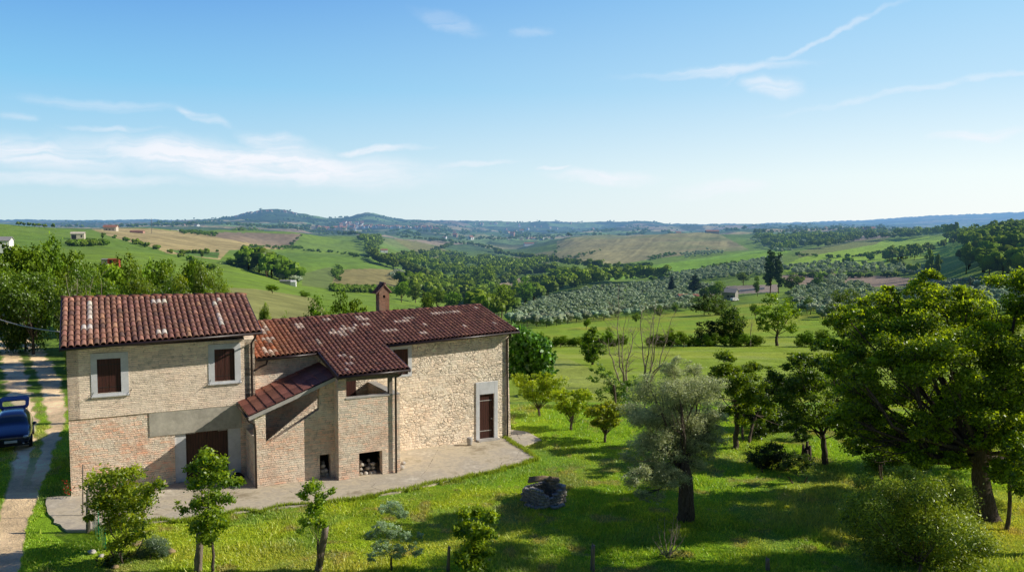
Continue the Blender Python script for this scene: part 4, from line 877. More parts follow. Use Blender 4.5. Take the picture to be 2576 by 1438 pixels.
make_tree('young_plum', 'drooping leafy young tree beside the short thin post', 'tree', gp(1192, 1437, 23), PL([(1170, 1290, 18), (1200, 1285, 18), (1235, 1300, 16), (1160, 1330, 20), (1195, 1335, 26), (1225, 1340, 18), (1200, 1380, 28), (1165, 1400, 22), (1230, 1385, 14), (1195, 1425, 26)], 24.8, .4), 9500, .13, YG, YL, .04, .8, asp=.42, shell=.1, clump=.6)
make_tree('olive_sapling', 'thin see-through grey-green olive sapling at the bottom edge', 'tree', gp(985, 1437, 23), PL([(990, 1275, 22), (960, 1280, 14), (1010, 1290, 16), (955, 1325, 20), (985, 1335, 22), (1020, 1350, 16), (930, 1345, 14), (960, 1375, 24), (1000, 1385, 20), (1045, 1380, 20), (935, 1400, 14), (1055, 1345, 10)], 24.8, .45), 9000, .08, (.16, .21, .11), (.60, .68, .42), .035, .5, mt='olive', asp=.25, twigs=7)

# bare trees and twigs
def bare(name, label, base, tips, r, cat='tree', spread=.7, n2=9, mt='deadwood', leafy=None, depth=2):
    base = Vector(base); root = empty(name, base); tag(root, label, cat); mb = MB(XYZ)
    for tip in tips:
        tip = Vector(tip); bp = branchy(mb, base, tip, r, r * .16, .06, 8, 6); L = (tip - base).length
        for _ in range(n2):
            k = random.randint(3, 8); s0 = bp[k - 1].lerp(bp[k], random.random()); d = Vector((random.gauss(0, 1) * spread, random.gauss(0, .7) * spread, random.uniform(.3, 1.1))).normalized()
            e = s0 + d * L * random.uniform(.12, .3); b2 = branchy(mb, s0, e, r * .35 * (1.1 - k / 9), r * .06, .1, 4, 4)
            for _ in range(3 if depth > 1 else 0):
                s1 = b2[random.randint(1, 3)]; d2 = (d + Vector([random.gauss(0, .5) for _ in range(3)])).normalized(); branchy(mb, s1, s1 + d2 * L * random.uniform(.05, .12), r * .12, r * .04, .1, 2, 3)
    mb.v = [tuple(Vector(v) - base) for v in mb.v]; mb.build('branches', M[mt], root); return root
b1 = gp(1575, 985); bare('bare_tree', 'leafless pale tree with two tall bare stems behind the olive tree', b1, [at(1555, 745, b1.y), at(1530, 850, b1.y + .5), at(1575, 800, b1.y - .5), at(1600, 820, b1.y + .3)], .095, n2=16)
b1 = gp(1625, 975); bare('bare_tree', 'leafless fan-shaped bare tree directly above the olive crown', b1, [at(1608, 760, b1.y), at(1650, 755, b1.y + .4), at(1690, 800, b1.y), at(1640, 790, b1.y - .6), at(1700, 850, b1.y - .3), at(1665, 775, b1.y + .2)], .085, n2=14)
b1 = gp(1680, 1405, 22); o_ = bare('dead_shrub', 'dry leafless shrub with bleached upright twigs in front of the olive trunk', b1, [at(x, y, b1.y + random.uniform(-.2, .2)) for x, y in ((1655, 1330), (1672, 1300), (1695, 1290), (1712, 1320), (1725, 1345), (1640, 1350), (1690, 1330), (1705, 1300))], .026, 'bush', .5, 5)
P, d, rc, h = lobe_pts(PL([(1680, 1400, 26), (1700, 1420, 24), (1660, 1425, 20), (1720, 1390, 14)], b1.y, .2), 900, .3, 12); V, Fq, cc = leaves(P - np.array(b1), d, .07, .5, shade((.07, .13, .03), (.24, .32, .10), rc, h, len(P))); npmesh('leaves', V, Fq, M['leaf'], o_, cc)

# ------------------------------------------------------------------ tree kinds for the middle distance and beyond
_CS = []
for ax in range(3):
    for sg in (-1, 1):
        for a_ in range(2):
            for b_ in range(2):
                q = []
                for da, db in ((0, 0), (1, 0), (1, 1), (0, 1)):
                    p = [0, 0, 0]; p[ax] = sg; p[(ax + 1) % 3] = (a_ + da) - 1; p[(ax + 2) % 3] = (b_ + db) - 1; q.append(np.array(p, float) / np.linalg.norm(p))
                _CS.append(q if sg > 0 else q[::-1])
_CS = np.array(_CS)                                    # 24 quads of a round lump
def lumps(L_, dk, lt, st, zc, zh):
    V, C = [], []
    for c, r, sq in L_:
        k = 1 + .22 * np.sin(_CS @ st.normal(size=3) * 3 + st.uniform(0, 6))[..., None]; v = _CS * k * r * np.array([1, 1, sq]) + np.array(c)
        f = np.clip((v[..., 2] - zc) / zh * .45 + .5 + st.uniform(-.22, .22), 0, 1)[..., None]; V.append(v.reshape(-1, 3)); C.append((np.array(dk) * (1 - f) + np.array(lt) * f).reshape(-1, 3))  # lump undersides coloured darker, crown shade painted in by height
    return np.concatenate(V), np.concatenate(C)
PROTO = {}
def proto(kind, seed, nl, det):
    st = np.random.RandomState(seed); L_ = []
    if kind == 'round': spec = (.48, .60, .36, 12, .20)
    elif kind == 'tall': spec = (.30, .56, .42, 12, .15)
    elif kind == 'poplar': spec = (.10, .53, .46, 14, .085)
    elif kind == 'olive': spec = (.48, .54, .34, 10, .23)
    elif kind == 'bush': spec = (.60, .42, .38, 9, .28)
    elif kind == 'cone': spec = (.2, .5, .46, 14, .1)
    w_, zc, zh, k, lr = spec
    for i in range(k):
        d = st.normal(size=3); d /= np.linalg.norm(d); f = st.uniform(.45, .8)
        z = zc + d[2] * zh * f; ww = w_ * f
        if kind in ('poplar',): z = .16 + .74 * (i + .5) / k; ww = .05; lr_ = lr * (1 if .1 < (i / k) < .75 else .65)
        elif kind == 'cone': z = .14 + .76 * (i + .5) / k; ww = .10 * (1 - i / k); lr_ = .05 + .19 * (1 - i / k)
        else: lr_ = lr * st.uniform(.75, 1.2)
        L_.append(((d[0] * ww, d[1] * ww, z), lr_, .85))
    if kind in ('round', 'bush', 'olive'): L_.append(((0, 0, zc), w_ * .55, .8))
    P, d, rc, h = lobe_pts(L_, nl, .34, 14 if nl > 1500 else 6, .7)
    dk, lt = {'round': ((.035, .08, .008), (.24, .36, .02)), 'tall': ((.05, .11, .010), (.30, .42, .022)), 'poplar': ((.022, .055, .010), (.10, .18, .022)), 'olive': ((.16, .205, .115), (.50, .60, .38)), 'bush': ((.04, .09, .010), (.22, .34, .02)), 'cone': ((.010, .028, .012), (.035, .07, .025))}[kind]
    if det > 1: lt = tuple(min(.8, q * 1.12) for q in lt)
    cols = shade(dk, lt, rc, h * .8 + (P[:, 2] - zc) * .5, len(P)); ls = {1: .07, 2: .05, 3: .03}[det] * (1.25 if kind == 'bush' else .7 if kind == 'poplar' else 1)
    V, Fq, cc = leaves(P, d, ls, .75, cols, .9)
    if det == 1:
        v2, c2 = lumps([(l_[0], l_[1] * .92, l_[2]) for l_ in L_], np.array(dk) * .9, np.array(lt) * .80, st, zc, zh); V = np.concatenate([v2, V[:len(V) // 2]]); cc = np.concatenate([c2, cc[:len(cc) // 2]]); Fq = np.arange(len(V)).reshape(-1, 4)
    mb = MB(XYZ); tr = .022 if kind != 'poplar' else .012
    mb.tube([(0, 0, -.06), (.01, 0, .15), (0, .01, zc)], [tr * 1.3, tr, tr * .5], 5, cap=False)
    if det > 1:
        for l_ in L_[:8]: branchy(mb, (0, 0, .18), l_[0], tr * .5, tr * .15, .1, 3, 4)
    tv = np.array(mb.v); tf = np.array(mb.f)
    far = det == 1
    if far:
        Va = np.concatenate([V, tv]); Fa = np.concatenate([Fq, tf + len(V)]); ca = np.concatenate([cc, np.ones((len(tv), 3)) * .1]); mi = np.concatenate([np.zeros(len(Fq)), np.ones(len(tf))])
        o = npmesh('tree_' + kind, Va, Fa, [M['leaf_far'], M['bark_far']], None, ca, mi=mi); me = o.data; bpy.data.objects.remove(o); return (me, None, (V, Fq, cc))
    o = npmesh('crown', V, Fq, M['leaf_far'] if det == 2 else M['leaf'], None, cc); mc = o.data; bpy.data.objects.remove(o)
    o = npmesh('trunk', tv, tf, M['bark'], None, np.ones((len(tv), 3)) * .1); mt_ = o.data; bpy.data.objects.remove(o); return (mc, mt_, None)
def get(kind, det, var):
    k = (kind, det, var)
    if k not in PROTO: PROTO[k] = proto(kind, 100 + var * 7 + det, {1: 420, 2: 3200, 3: 9000}[det], det)
    return PROTO[k]
NAMES = {'round': 'broadleaf_tree', 'tall': 'broadleaf_tree', 'poplar': 'poplar_tree', 'olive': 'olive_tree', 'bush': 'bush', 'cone': 'conifer_tree'}
def plant(kind, p, h, label, group=None, det=1, width=1., name=None, cat=None, rz=None):
    me, mt_, _ = get(kind, det, random.randint(0, 3)); rz = random.uniform(0, 6.28) if rz is None else rz; nm_ = name or NAMES[kind]
    if mt_ is None:
        o = bpy.data.objects.new(nm_, me); COL.objects.link(o)
    else:
        o = bpy.data.objects.new(nm_, None); COL.objects.link(o)
        for n_, q in (('crown', me), ('trunk', mt_)): c = bpy.data.objects.new(n_, q); COL.objects.link(c); c.parent = o
    o.location = p; o.rotation_euler = (0, 0, rz); o.scale = (h * width, h * width, h)
    tag(o, label, cat or ('bush' if kind == 'bush' else 'tree'), group); return o
def px_tree(kind, x, yb, yt, label, Ym=50, det=1, group=None, w=None, Y=None, name=None):
    """tree whose foot is seen at (x, yb) and top at yt"""
    g_ = hit(x, yb, Ym) if Y is None else Vector((at(x, 0, Y).x, Y, zs1(at(x, 0, Y).x, Y)))
    h = at(x, yt, g_.y).z - g_.z; nat = {'round': 1.25, 'tall': .85, 'poplar': .32, 'olive': 1.3, 'bush': 1.7, 'cone': .6}[kind]
    wd = (w / FOC * g_.y) / (h * nat) if w else 1.
    return plant(kind, g_, h * 1.02, label, group, det, wd, name)

# left tree belt behind the farmhouse
belt = [('round', 250, 650, 88, 130, 'dark tree in the back row of the belt, left of the red shed'), ('round', 315, 648, 90, 120, 'dark tree in the back row directly before the red shed'), ('round', 380, 645, 86, 130, 'dark tree in the back row right of the red shed'), ('round', 445, 650, 84, 120, 'dark tree in the back row left of the end of the belt'), ('round', 530, 672, 70, 80, 'last dark tree of the belt over the right end of the upper roof'), ('bush', 300, 690, 74, 170, 'dark thicket in the left middle of the belt'), ('bush', 455, 700, 70, 170, 'dark thicket in the right middle of the belt'), ('round', 70, 625, 82, 150, 'dark tree between the two highest trees at the left edge'), ('round', 275, 658, 82, 120, 'round green tree behind the bleached branches'), ('round', 352, 662, 84, 110, 'green tree right of the red shed, back row of the belt'), ('tall', 462, 668, 80, 90, 'leafy tree just left of the dark round tree'), ('round', 200, 672, 72, 130, 'broad mid-green tree left of the bleached branches'), ('bush', 395, 705, 66, 150, 'leafy undergrowth in the centre of the belt'), ('bush', 30, 690, 72, 170, 'dense undergrowth at the far bend of the track'), ('bush', 150, 752, 58, 90, 'undergrowth spilling toward the verge where the cable crosses'), ('bush', 152, 815, 44, 40, 'low bush at the verge next to the left gable'), ('bush', 240, 705, 60, 160, 'leafy undergrowth below the bleached dead branches'), ('bush', 330, 715, 62, 160, 'leafy undergrowth behind the third quarter of the left ridge'), ('bush', 430, 710, 60, 150, 'leafy undergrowth left of the dark round tree'), ('bush', 515, 700, 62, 110, 'undergrowth under the dark round tree at the end of the belt'), ('round', 20, 640, 95, 170, 'tree behind the tallest left tree, deeper in the belt'), ('round', 150, 620, 100, 110, 'broad tree rising at the back of the belt near the stone building'), ('bush', 640, 775, 60, 70, 'bramble growth just right of the taller roof'), ('bush', 745, 775, 76, 110, 'dense leafy bush behind the left end of the lower roof'), ('bush', 820, 768, 76, 130, 'dense leafy bush behind the lower roof, left of centre'), ('round', 880, 745, 95, 80, 'dark green tree at the back left of the chimney'), ('bush', 945, 790, 76, 80, 'low pale bush directly left of the chimney base'), ('bush', 1060, 775, 90, 110, 'leafy bush beyond the middle of the lower ridge'), ('bush', 1130, 775, 95, 110, 'leafy bush beyond the right part of the lower ridge'), ('bush', 1215, 790, 95, 90, 'leafy bush beyond the right end of the lower ridge'), ('tall', 18, 597, 84, 150, 'tallest tree at the far left edge of the belt behind the track'), ('round', 95, 600, 90, 140, 'rounded tree standing highest against the green hill at the left'), ('round', 50, 668, 70, 190, 'wide dark tree overhanging the far bend of the track'),
        ('round', -45, 640, 70, 180, 'tree cut by the left edge above the drive'), ('round', 190, 655, 76, 130, 'leafy tree just below the small stone building on the slope'), ('round', 150, 705, 62, 130, 'dark tree at the bend where the track leaves the belt'),
        ('tall', 245, 682, 64, 110, 'green tree directly left of the bleached bare branches'), ('round', 322, 668, 70, 130, 'yellow-green tree in front of the red shed'), ('tall', 385, 655, 73, 110, 'upright pale green tree in the middle of the belt behind the left roof'),
        ('tall', 440, 690, 62, 110, 'bright tree above the middle of the left roof'), ('round', 500, 645, 66, 105, 'dark round tree at the right end of the belt behind the left roof'), ('bush', 290, 725, 56, 150, 'bright bush behind the left end of the roof ridge'),
        ('tall', 210, 735, 52, 100, 'bright green tree rising above the far left end of the ridge'), ('bush', 370, 722, 55, 130, 'bright bush behind the centre of the left ridge'), ('round', 150, 775, 52, 70, 'tree in shade where the cable crosses'),
        ('bush', 470, 712, 56, 110, 'lime green bush behind the right half of the left ridge'), ('round', 60, 730, 80, 120, 'deep green tree hiding the top of the track'), ('round', 405, 690, 66, 90, 'mid green tree filling the belt centre'), ('round', 160, 660, 84, 110, 'tree further back in the belt near the stone building'),
        ('tall', 655, 742, 58, 44, 'thin sprouting tree in the gap between the two roofs'), ('bush', 700, 778, 56, 70, 'low sprout growth behind the valley between the roofs'), ('round', 792, 752, 84, 90, 'bright green tree behind the left part of the lower roof'),
        ('round', 850, 742, 90, 90, 'bright green tree nearer the chimney behind the lower roof'), ('bush', 905, 778, 80, 100, 'pale leafy bush left of the chimney'), ('round', 1000, 768, 86, 70, 'yellow-green bush right behind the chimney')]
for kind, x, yt, Y, w, lb in belt: px_tree(kind, x, 0, yt, lb, det=3 if Y < 80 else 2, w=w, Y=Y)
b1 = Vector((at(190, 0, 58).x, 58, 0)); bare('bare_tree', 'bleached dead branches sticking out of the tree belt left of the roof', b1, [at(x, y, 58) for x, y in ((165, 690), (195, 700), (235, 695), (255, 705), (215, 720))], .07, n2=7, spread=.9)

# middle distance, right of the house
MD, ML = (.045, .10, .008), (.28, .42, .02)
def mid_tree(x, yb, Ym, L_, lb, dk, lt, n=5200, ls=.36, tr=.28):
    g_ = hit(x, yb, Ym); make_tree('broadleaf_tree', lb, 'tree', g_, PL(L_, g_.y, 1.5), n, ls, dk, lt, tr, None, asp=.6, twigs=2, shell=.35)
mid_tree(1490, 917, 90, [(1492, 830, 13), (1480, 850, 19), (1505, 850, 18), (1485, 875, 25), (1508, 878, 20), (1490, 898, 20)], 'conical green tree standing alone in the meadow', MD, ML, 4500, .26, .16)
mid_tree(1838, 868, 150, [(1838, 788, 25), (1820, 812, 24), (1860, 812, 24), (1838, 836, 28), (1815, 845, 18), (1862, 845, 18)], 'dark green tree with a dense upright crown in the hedge line', (.03, .07, .007), (.15, .26, .015))
mid_tree(1955, 870, 150, [(1940, 752, 22), (1985, 760, 20), (1928, 785, 26), (1968, 788, 30), (2004, 788, 16), (1925, 818, 20), (1990, 824, 20), (1955, 812, 22), (1910, 806, 12)], 'pale green tree with a spreading fork in the hedge line', (.07, .14, .012), (.34, .48, .025))
mid_tree(2128, 846, 165, [(2112, 745, 26), (2145, 748, 28), (2098, 775, 24), (2135, 785, 34), (2165, 780, 24), (2088, 808, 22), (2125, 815, 32), (2160, 815, 24)], 'tall dark tree beside the silver olive grove at the right', (.025, .06, .007), (.12, .21, .015), 6500)
mid_tree(1782, 868, 150, [(1765, 838, 20), (1785, 818, 17), (1800, 838, 24), (1775, 852, 20), (1762, 815, 9), (1745, 852, 18)], 'ivy-dark clump left of the dense upright tree', (.015, .035, .007), (.07, .12, .012), 4000, .3, .1)
mid_tree(1808, 792, 235, [(1805, 755, 20), (1790, 770, 20), (1822, 768, 20), (1808, 780, 18)], 'dark olive-green tree on the corner of the meadow', (.03, .06, .010), (.15, .22, .02), 3500, .45, .2)
mid_tree(1772, 792, 235, [(1765, 765, 20), (1780, 750, 14), (1750, 775, 14), (1780, 775, 18)], 'very dark bush beside the meadow corner', (.012, .03, .008), (.05, .09, .012), 3000, .45, .2)
for i, x in enumerate((1352, 1372, 1395, 1418, 1440, 1462, 1520, 1540, 1562, 1640, 1662, 1685, 1708, 1730, 1752, 1775, 1800, 1822, 1860, 1880, 1905, 2015, 2040, 2065, 2090, 2120, 2150, 2180)):
    px_tree('bush', x + random.uniform(-5, 5), 871, random.uniform(836, 850), 'dark hedge bush in the row across the meadow', 120, 2, 'hedge bushes across the meadow', w=random.uniform(44, 66))
for i, (x, yt, w) in enumerate(((1365, 836, 50), (1410, 842, 55), (1535, 826, 44), (1655, 836, 50), (1690, 828, 46), (1720, 832, 60), (1872, 838, 50), (2025, 832, 60), (2075, 826, 60), (2175, 822, 60), (2210, 815, 70))):
    px_tree('round', x, 873, yt, 'rounded dark thorn tree growing out of the meadow hedge', 125, 2, 'thorn trees in the meadow hedge', w=w)
for (x, yb, yt, w) in ((1475, 828, 800, 34), (1600, 812, 786, 30), (1660, 800, 770, 36), (1900, 800, 762, 40), (2030, 790, 748, 46), (1700, 788, 762, 34)):
    px_tree('round', x, yb, yt, 'lone round tree on the upper edge of the yellow-green meadow', 180, 2, 'lone trees at the upper meadow edge', w=w)
b1 = hit(1888, 872, 140); bare('bare_tree', 'single bare dead stem left of the forked pale green tree', b1, [at(1892, 798, b1.y)], .14, n2=8, spread=.5, depth=1)
for (x, yb, yt, w, k, lb) in ((1937, 738, 620, 38, 'poplar', 'taller left one of the two dark poplars'), (1958, 738, 628, 30, 'poplar', 'slimmer right one of the two dark poplars'), (1690, 742, 690, 26, 'cone', 'dark conifer beside the parked van'), (1748, 742, 686, 44, 'cone', 'spiky cedar by the pale building'),
     (1870, 718, 682, 40, 'round', 'small round shade tree by the white wall'), (1800, 760, 705, 60, 'round', 'dark tree left of the grey farm building'), (1775, 752, 715, 40, 'bush', 'dark bush between the cedar and the grey building'), (1905, 745, 695, 26, 'tall', 'purple-dark tree at the foot of the poplars'),
     (1990, 735, 690, 60, 'round', 'green tree right of the poplars'), (2060, 728, 690, 40, 'round', 'round green tree on the bare soil terrace'), (2010, 712, 690, 40, 'bush', 'bush on the bare soil terrace')):
    px_tree(k, x, yb, yt, lb, 300, 2 if k != 'bush' else 1, w=w)
for (x, yb, yt, w, k) in ((1625, 688, 672, 16, 'round'), (1640, 712, 692, 30, 'round'), (1670, 706, 688, 32, 'round'), (2130, 668, 640, 42, 'bush'), (2185, 655, 630, 40, 'bush'), (2160, 690, 668, 20, 'round'), (2178, 690, 670, 12, 'tall'), (2260, 672, 645, 45, 'bush'), (2300, 655, 618, 22, 'tall'), (2240, 650, 612, 26, 'tall'),
     (2335, 700, 618, 30, 'tall'), (2360, 708, 632, 26, 'tall'), (2300, 690, 655, 50, 'bush'), (2345, 690, 650, 50, 'bush'), (2400, 604, 553, 36, 'tall'), (2380, 606, 558, 30, 'tall'), (2430, 690, 600, 40, 'tall'), (1500, 684, 672, 14, 'round'), (1470, 690, 676, 14, 'round')):
    px_tree(k, x, yb, yt, 'single field tree on the green slopes to the right', 350, 1, 'single trees on the right-hand slopes', w=w)
for (x, yb, yt, w, k) in ((685, 738, 714, 42, 'round'), (764, 746, 730, 40, 'bush'), (508, 650, 632, 14, 'round'), (1010, 760, 705, 60, 'round'), (1045, 762, 715, 60, 'round'), (968, 765, 730, 34, 'round'), (1160, 742, 702, 60, 'round'), (1200, 730, 672, 50, 'round'), (1235, 735, 668, 60, 'round'), (1262, 800, 712, 80, 'round'), (1320, 775, 700, 60, 'round'), (1345, 760, 705, 50, 'tall'), (1375, 745, 700, 46, 'tall'),
     (1100, 782, 722, 70, 'round'), (1140, 790, 730, 70, 'round'), (1190, 795, 745, 60, 'bush'), (1230, 800, 740, 70, 'round'), (1290, 722, 690, 34, 'tall'), (1070, 790, 738, 60, 'round')):
    px_tree(k, x, yb, yt, 'leafy tree standing out on the valley side', 200, 2, 'larger trees along the valley', w=w)

def scatter(poly, Y0, Y1, sp, jit=.35, ang=0.):
    ps = np.array(poly, float); X0, X1 = (ps[:, 0].min() - IW / 2) / FOC, (ps[:, 0].max() - IW / 2) / FOC; out = []
    x0, x1 = min(X0 * Y1, X0 * Y0), max(X1 * Y1, X1 * Y0); R_ = max(x1 - x0, Y1 - Y0) * .75; cx, cy = (x0 + x1) / 2, (Y0 + Y1) / 2
    g = np.arange(-R_, R_, sp); gx, gy = np.meshgrid(g, g); gx = gx.ravel() + RNG.uniform(-jit, jit, gx.size) * sp; gy = gy.ravel() + RNG.uniform(-jit, jit, gy.size) * sp
    c, s = math.cos(ang), math.sin(ang); X = cx + gx * c - gy * s; Y = cy + gx * s + gy * c
    k = (Y > Y0) & (Y < Y1); X, Y = X[k], Y[k]; Z = zf(X, Y); px = X / Y * FOC + IW / 2; py = z2y(Y, Z)
    k = inpoly(px, py, poly); return np.stack([X, Y, Z, px, py], 1)[k]
def grow(sets, kinds, hrange, label, group, stuff_name, stuff_label, cap=290, wr=(.85, 1.2), det=1):
    """nearest trees one by one, the rest of the wood as one mass"""
    pts = np.concatenate([s_ for s_ in sets]); pts = pts[np.argsort(pts[:, 1])]
    near, rest = pts[:cap], pts[cap:]
    for p in near: plant(random.choice(kinds), tuple(p[:3]), random.uniform(*hrange), label, group, det, random.uniform(*wr))
    if len(rest):
        Vs, Cs = [], []
        for p in rest[:4200]:
            V, Fq, cc = get(random.choice(kinds), 1, random.randint(0, 3))[2]; k = len(V) // 4; sel = RNG.choice(min(k, 264), min(k, 130), replace=False); h = random.uniform(*hrange); a = random.uniform(0, 6.28)
            v = V.reshape(-1, 4, 3)[sel]; ctr = v.mean(1, keepdims=True); v = (ctr + (v - ctr) * 1.12).reshape(-1, 3) * h
            v = np.stack([v[:, 0] * math.cos(a) - v[:, 1] * math.sin(a), v[:, 0] * math.sin(a) + v[:, 1] * math.cos(a), v[:, 2]], 1) + p[:3]; Vs.append(v); Cs.append(np.repeat(cc.reshape(-1, 4, 3)[sel][:, 0], 4, 0) * random.uniform(.75, 1.2))
        V = np.concatenate(Vs); o = npmesh(stuff_name, V, np.arange(len(V)).reshape(-1, 4), M['leaf_far'], None, np.concatenate(Cs)); tag(o, stuff_label, 'woodland', kind='stuff')
OL = [scatter([(1285, 818), (1300, 786), (1390, 752), (1500, 730), (1640, 714), (1800, 722), (1760, 745), (1740, 780), (1600, 797), (1450, 813), (1380, 827)], 250, 640, 7.0, .14, .5),
      scatter([(1680, 716), (1640, 700), (1800, 676), (1930, 650), (1965, 652), (1965, 690), (1800, 702), (1700, 720)], 430, 820, 7, .25, .4),
      scatter([(1960, 676), (2080, 662), (2200, 668), (2330, 674), (2330, 694), (2200, 690), (1990, 692)], 440, 760, 7, .25, .4),
      scatter([(1990, 745), (2060, 712), (2160, 716), (2270, 765), (2200, 808), (2090, 812), (2000, 780)], 260, 480, 6.5, .25, .3),
      scatter([(2250, 735), (2420, 712), (2620, 700), (2640, 790), (2500, 800), (2330, 792)], 240, 450, 6.5, .25, .3),
      scatter([(2050, 712), (2110, 700), (2140, 704), (2090, 720)], 380, 620, 7, .3)]
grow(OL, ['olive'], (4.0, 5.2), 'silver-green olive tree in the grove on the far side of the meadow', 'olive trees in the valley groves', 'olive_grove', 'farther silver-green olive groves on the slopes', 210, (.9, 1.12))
OF = [scatter([(1705, 640), (1780, 628), (1830, 636), (1720, 650)], 850, 1300, 9, .1, .3), scatter([(688, 690), (755, 684), (750, 716), (700, 712)], 420, 620, 6, .1), scatter([(975, 690), (1010, 686), (1030, 704), (990, 712)], 550, 800, 6, .1),
      scatter([(1880, 600), (1960, 640), (2010, 645), (1960, 612)], 800, 1900, 12, .2, .2)]
grow(OF, ['olive'], (3.5, 5.0), 'tiny olive tree planted in rows on a far slope', 'far rows of small olives', 'olive_rows', 'far rows of small olive trees', 70)
WD = [scatter([(1060, 700), (1010, 672), (1030, 650), (1120, 642), (1260, 662), (1400, 668), (1405, 690), (1330, 698), (1260, 702), (1250, 722), (1150, 722)], 620, 1700, 11, .45),
      scatter([(1000, 730), (1130, 712), (1250, 725), (1330, 716), (1400, 712), (1480, 712), (1470, 728), (1370, 752), (1290, 792), (1250, 812), (1180, 800), (1000, 775)], 300, 700, 10, .45),
      scatter([(1395, 712), (1400, 700), (1520, 705), (1700, 700), (1700, 708), (1560, 716), (1460, 730)], 480, 760, 9, .45),
      scatter([(2370, 600), (2420, 585), (2650, 572), (2650, 700), (2480, 706), (2410, 672), (2450, 640)], 320, 780, 9.5, .45),
      scatter([(605, 668), (640, 668), (700, 690), (770, 722), (700, 716), (640, 695)], 420, 620, 8, .4),
      scatter([(585, 596), (665, 592), (665, 584), (585, 584)], 1300, 1900, 14, .3),
      scatter([(905, 606), (965, 604), (960, 618), (940, 645), (960, 662), (930, 655)], 900, 1700, 11, .4),
      scatter([(1960, 640), (1890, 610), (1900, 596), (2060, 590), (2110, 606), (2060, 618), (2010, 622)], 950, 2200, 17, .45),
      scatter([(2060, 600), (2110, 586), (2380, 582), (2380, 590), (2270, 600), (2240, 592), (2120, 604)], 900, 2300, 17, .45)]
WD = [w_[fbm(w_[:, 0] / 60., w_[:, 1] / 90., 3) < .44] if k_ < 3 else w_ for k_, w_ in enumerate(WD)]
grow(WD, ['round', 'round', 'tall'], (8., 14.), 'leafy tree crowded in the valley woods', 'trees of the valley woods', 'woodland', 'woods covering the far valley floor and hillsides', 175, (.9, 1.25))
HB = [scatter([(832, 724), (1010, 732), (1010, 742), (835, 736)], 380, 560, 3.5, .4), scatter([(575, 662), (640, 672), (640, 680), (575, 670)], 420, 560, 4, .4), scatter([(835, 690), (850, 668), (862, 690), (850, 712)], 450, 800, 5, .4),
      scatter([(165, 618), (270, 612), (275, 622), (180, 625)], 380, 620, 4, .4), scatter([(455, 581), (545, 590), (545, 598), (455, 590)], 650, 1000, 6, .4), scatter([(610, 622), (760, 624), (760, 629), (610, 629)], 700, 1000, 6, .3),
      scatter([(1440, 660), (1400, 650), (1490, 632), (1510, 630), (1460, 650)], 850, 1500, 9, .4), scatter([(1545, 668), (1640, 664), (1640, 670), (1545, 676)], 700, 1000, 8, .4), scatter([(1625, 648), (1690, 634), (1700, 640), (1630, 656)], 850, 1200, 7, .4), scatter([(1660, 735), (1770, 728), (1760, 760), (1680, 770)], 300, 450, 7, .5)]
grow(HB, ['bush'], (2.5, 4.), 'dark field-edge bush among the distant fields', 'bushes along the distant field edges', 'scrub', 'distant hedges along the fields', 110)
def line(pts, Y0, Y1, n):
    out = []
    for _ in range(n):
        i = random.randrange(len(pts) - 1); f = random.random(); (x0, y0), (x1, y1) = pts[i], pts[i + 1]; p = hit(x0 + (x1 - x0) * f + random.gauss(0, 1.5), y0 + (y1 - y0) * f + random.gauss(0, .8), Y0)
        if p.y < Y1: out.append((p.x, p.y, p.z, 0, 0))
    return np.array(out)
HL = [line([(250, 587), (330, 612), (392, 627), (470, 652), (540, 690)], 380, 1000, 26), line([(760, 592), (727, 624)], 600, 1600, 8), line([(860, 640), (1000, 664), (1130, 700)], 500, 1000, 34), line([(1385, 660), (1500, 668), (1640, 668)], 700, 1200, 40),
      line([(1405, 622), (1385, 656)], 800, 2000, 14), line([(1560, 703), (1690, 695), (1760, 682), (1900, 652)], 450, 900, 30), line([(2000, 640), (2100, 650), (2210, 640), (2300, 625)], 500, 1200, 34), line([(2000, 694), (2120, 700), (2280, 694)], 380, 700, 30),
      line([(760, 632), (850, 636), (930, 648)], 600, 1200, 16), line([(450, 640), (552, 636)], 400, 800, 10)]
grow(HL, ['bush'], (2.2, 4.5), 'dark bush in a hedge that divides two distant fields', 'bushes of the dividing hedges', 'scrub', 'distant hedges', 110)
TL = [line([(905, 600), (945, 615), (930, 640), (950, 665), (1010, 680), (1060, 700), (1140, 735)], 450, 2200, 120), line([(1140, 620), (1080, 640), (1010, 655), (960, 668)], 700, 2600, 90), line([(1400, 690), (1300, 700), (1230, 735), (1190, 770)], 350, 1200, 90), line([(1240, 640), (1330, 655), (1420, 668), (1560, 690)], 600, 2200, 80),
      line([(1150, 600), (1250, 606), (1330, 600), (1440, 596)], 1500, 4200, 90), line([(1010, 600), (1100, 608), (1200, 620), (1260, 640)], 1200, 3500, 90), line([(1980, 620), (2080, 625), (2160, 605), (2300, 600)], 700, 2300, 70), line([(1900, 590), (2000, 584), (2120, 580), (2330, 580)], 1500, 4200, 90),
      line([(2230, 660), (2330, 640), (2420, 610)], 450, 900, 40), line([(540, 566), (700, 575), (860, 592), (900, 600)], 1700, 4200, 80)]
grow(TL, ['round', 'tall'], (7, 12), 'tree in a belt winding along the valley folds', 'trees of the winding belts', 'tree_belt', 'farther tree belts that wind along the folds of the hills', 75, (.9, 1.3))
for k, x in enumerate((26, 40, 52, 66, 78, 92, 113)):
    px_tree('round', x, 575, [556, 559, 558, 560, 560, 562, 560][k], 'round tree in the row on the left skyline', 500, 1, 'trees on the left skyline', w=[20, 13, 15, 18, 13, 16, 12][k], Y=640)
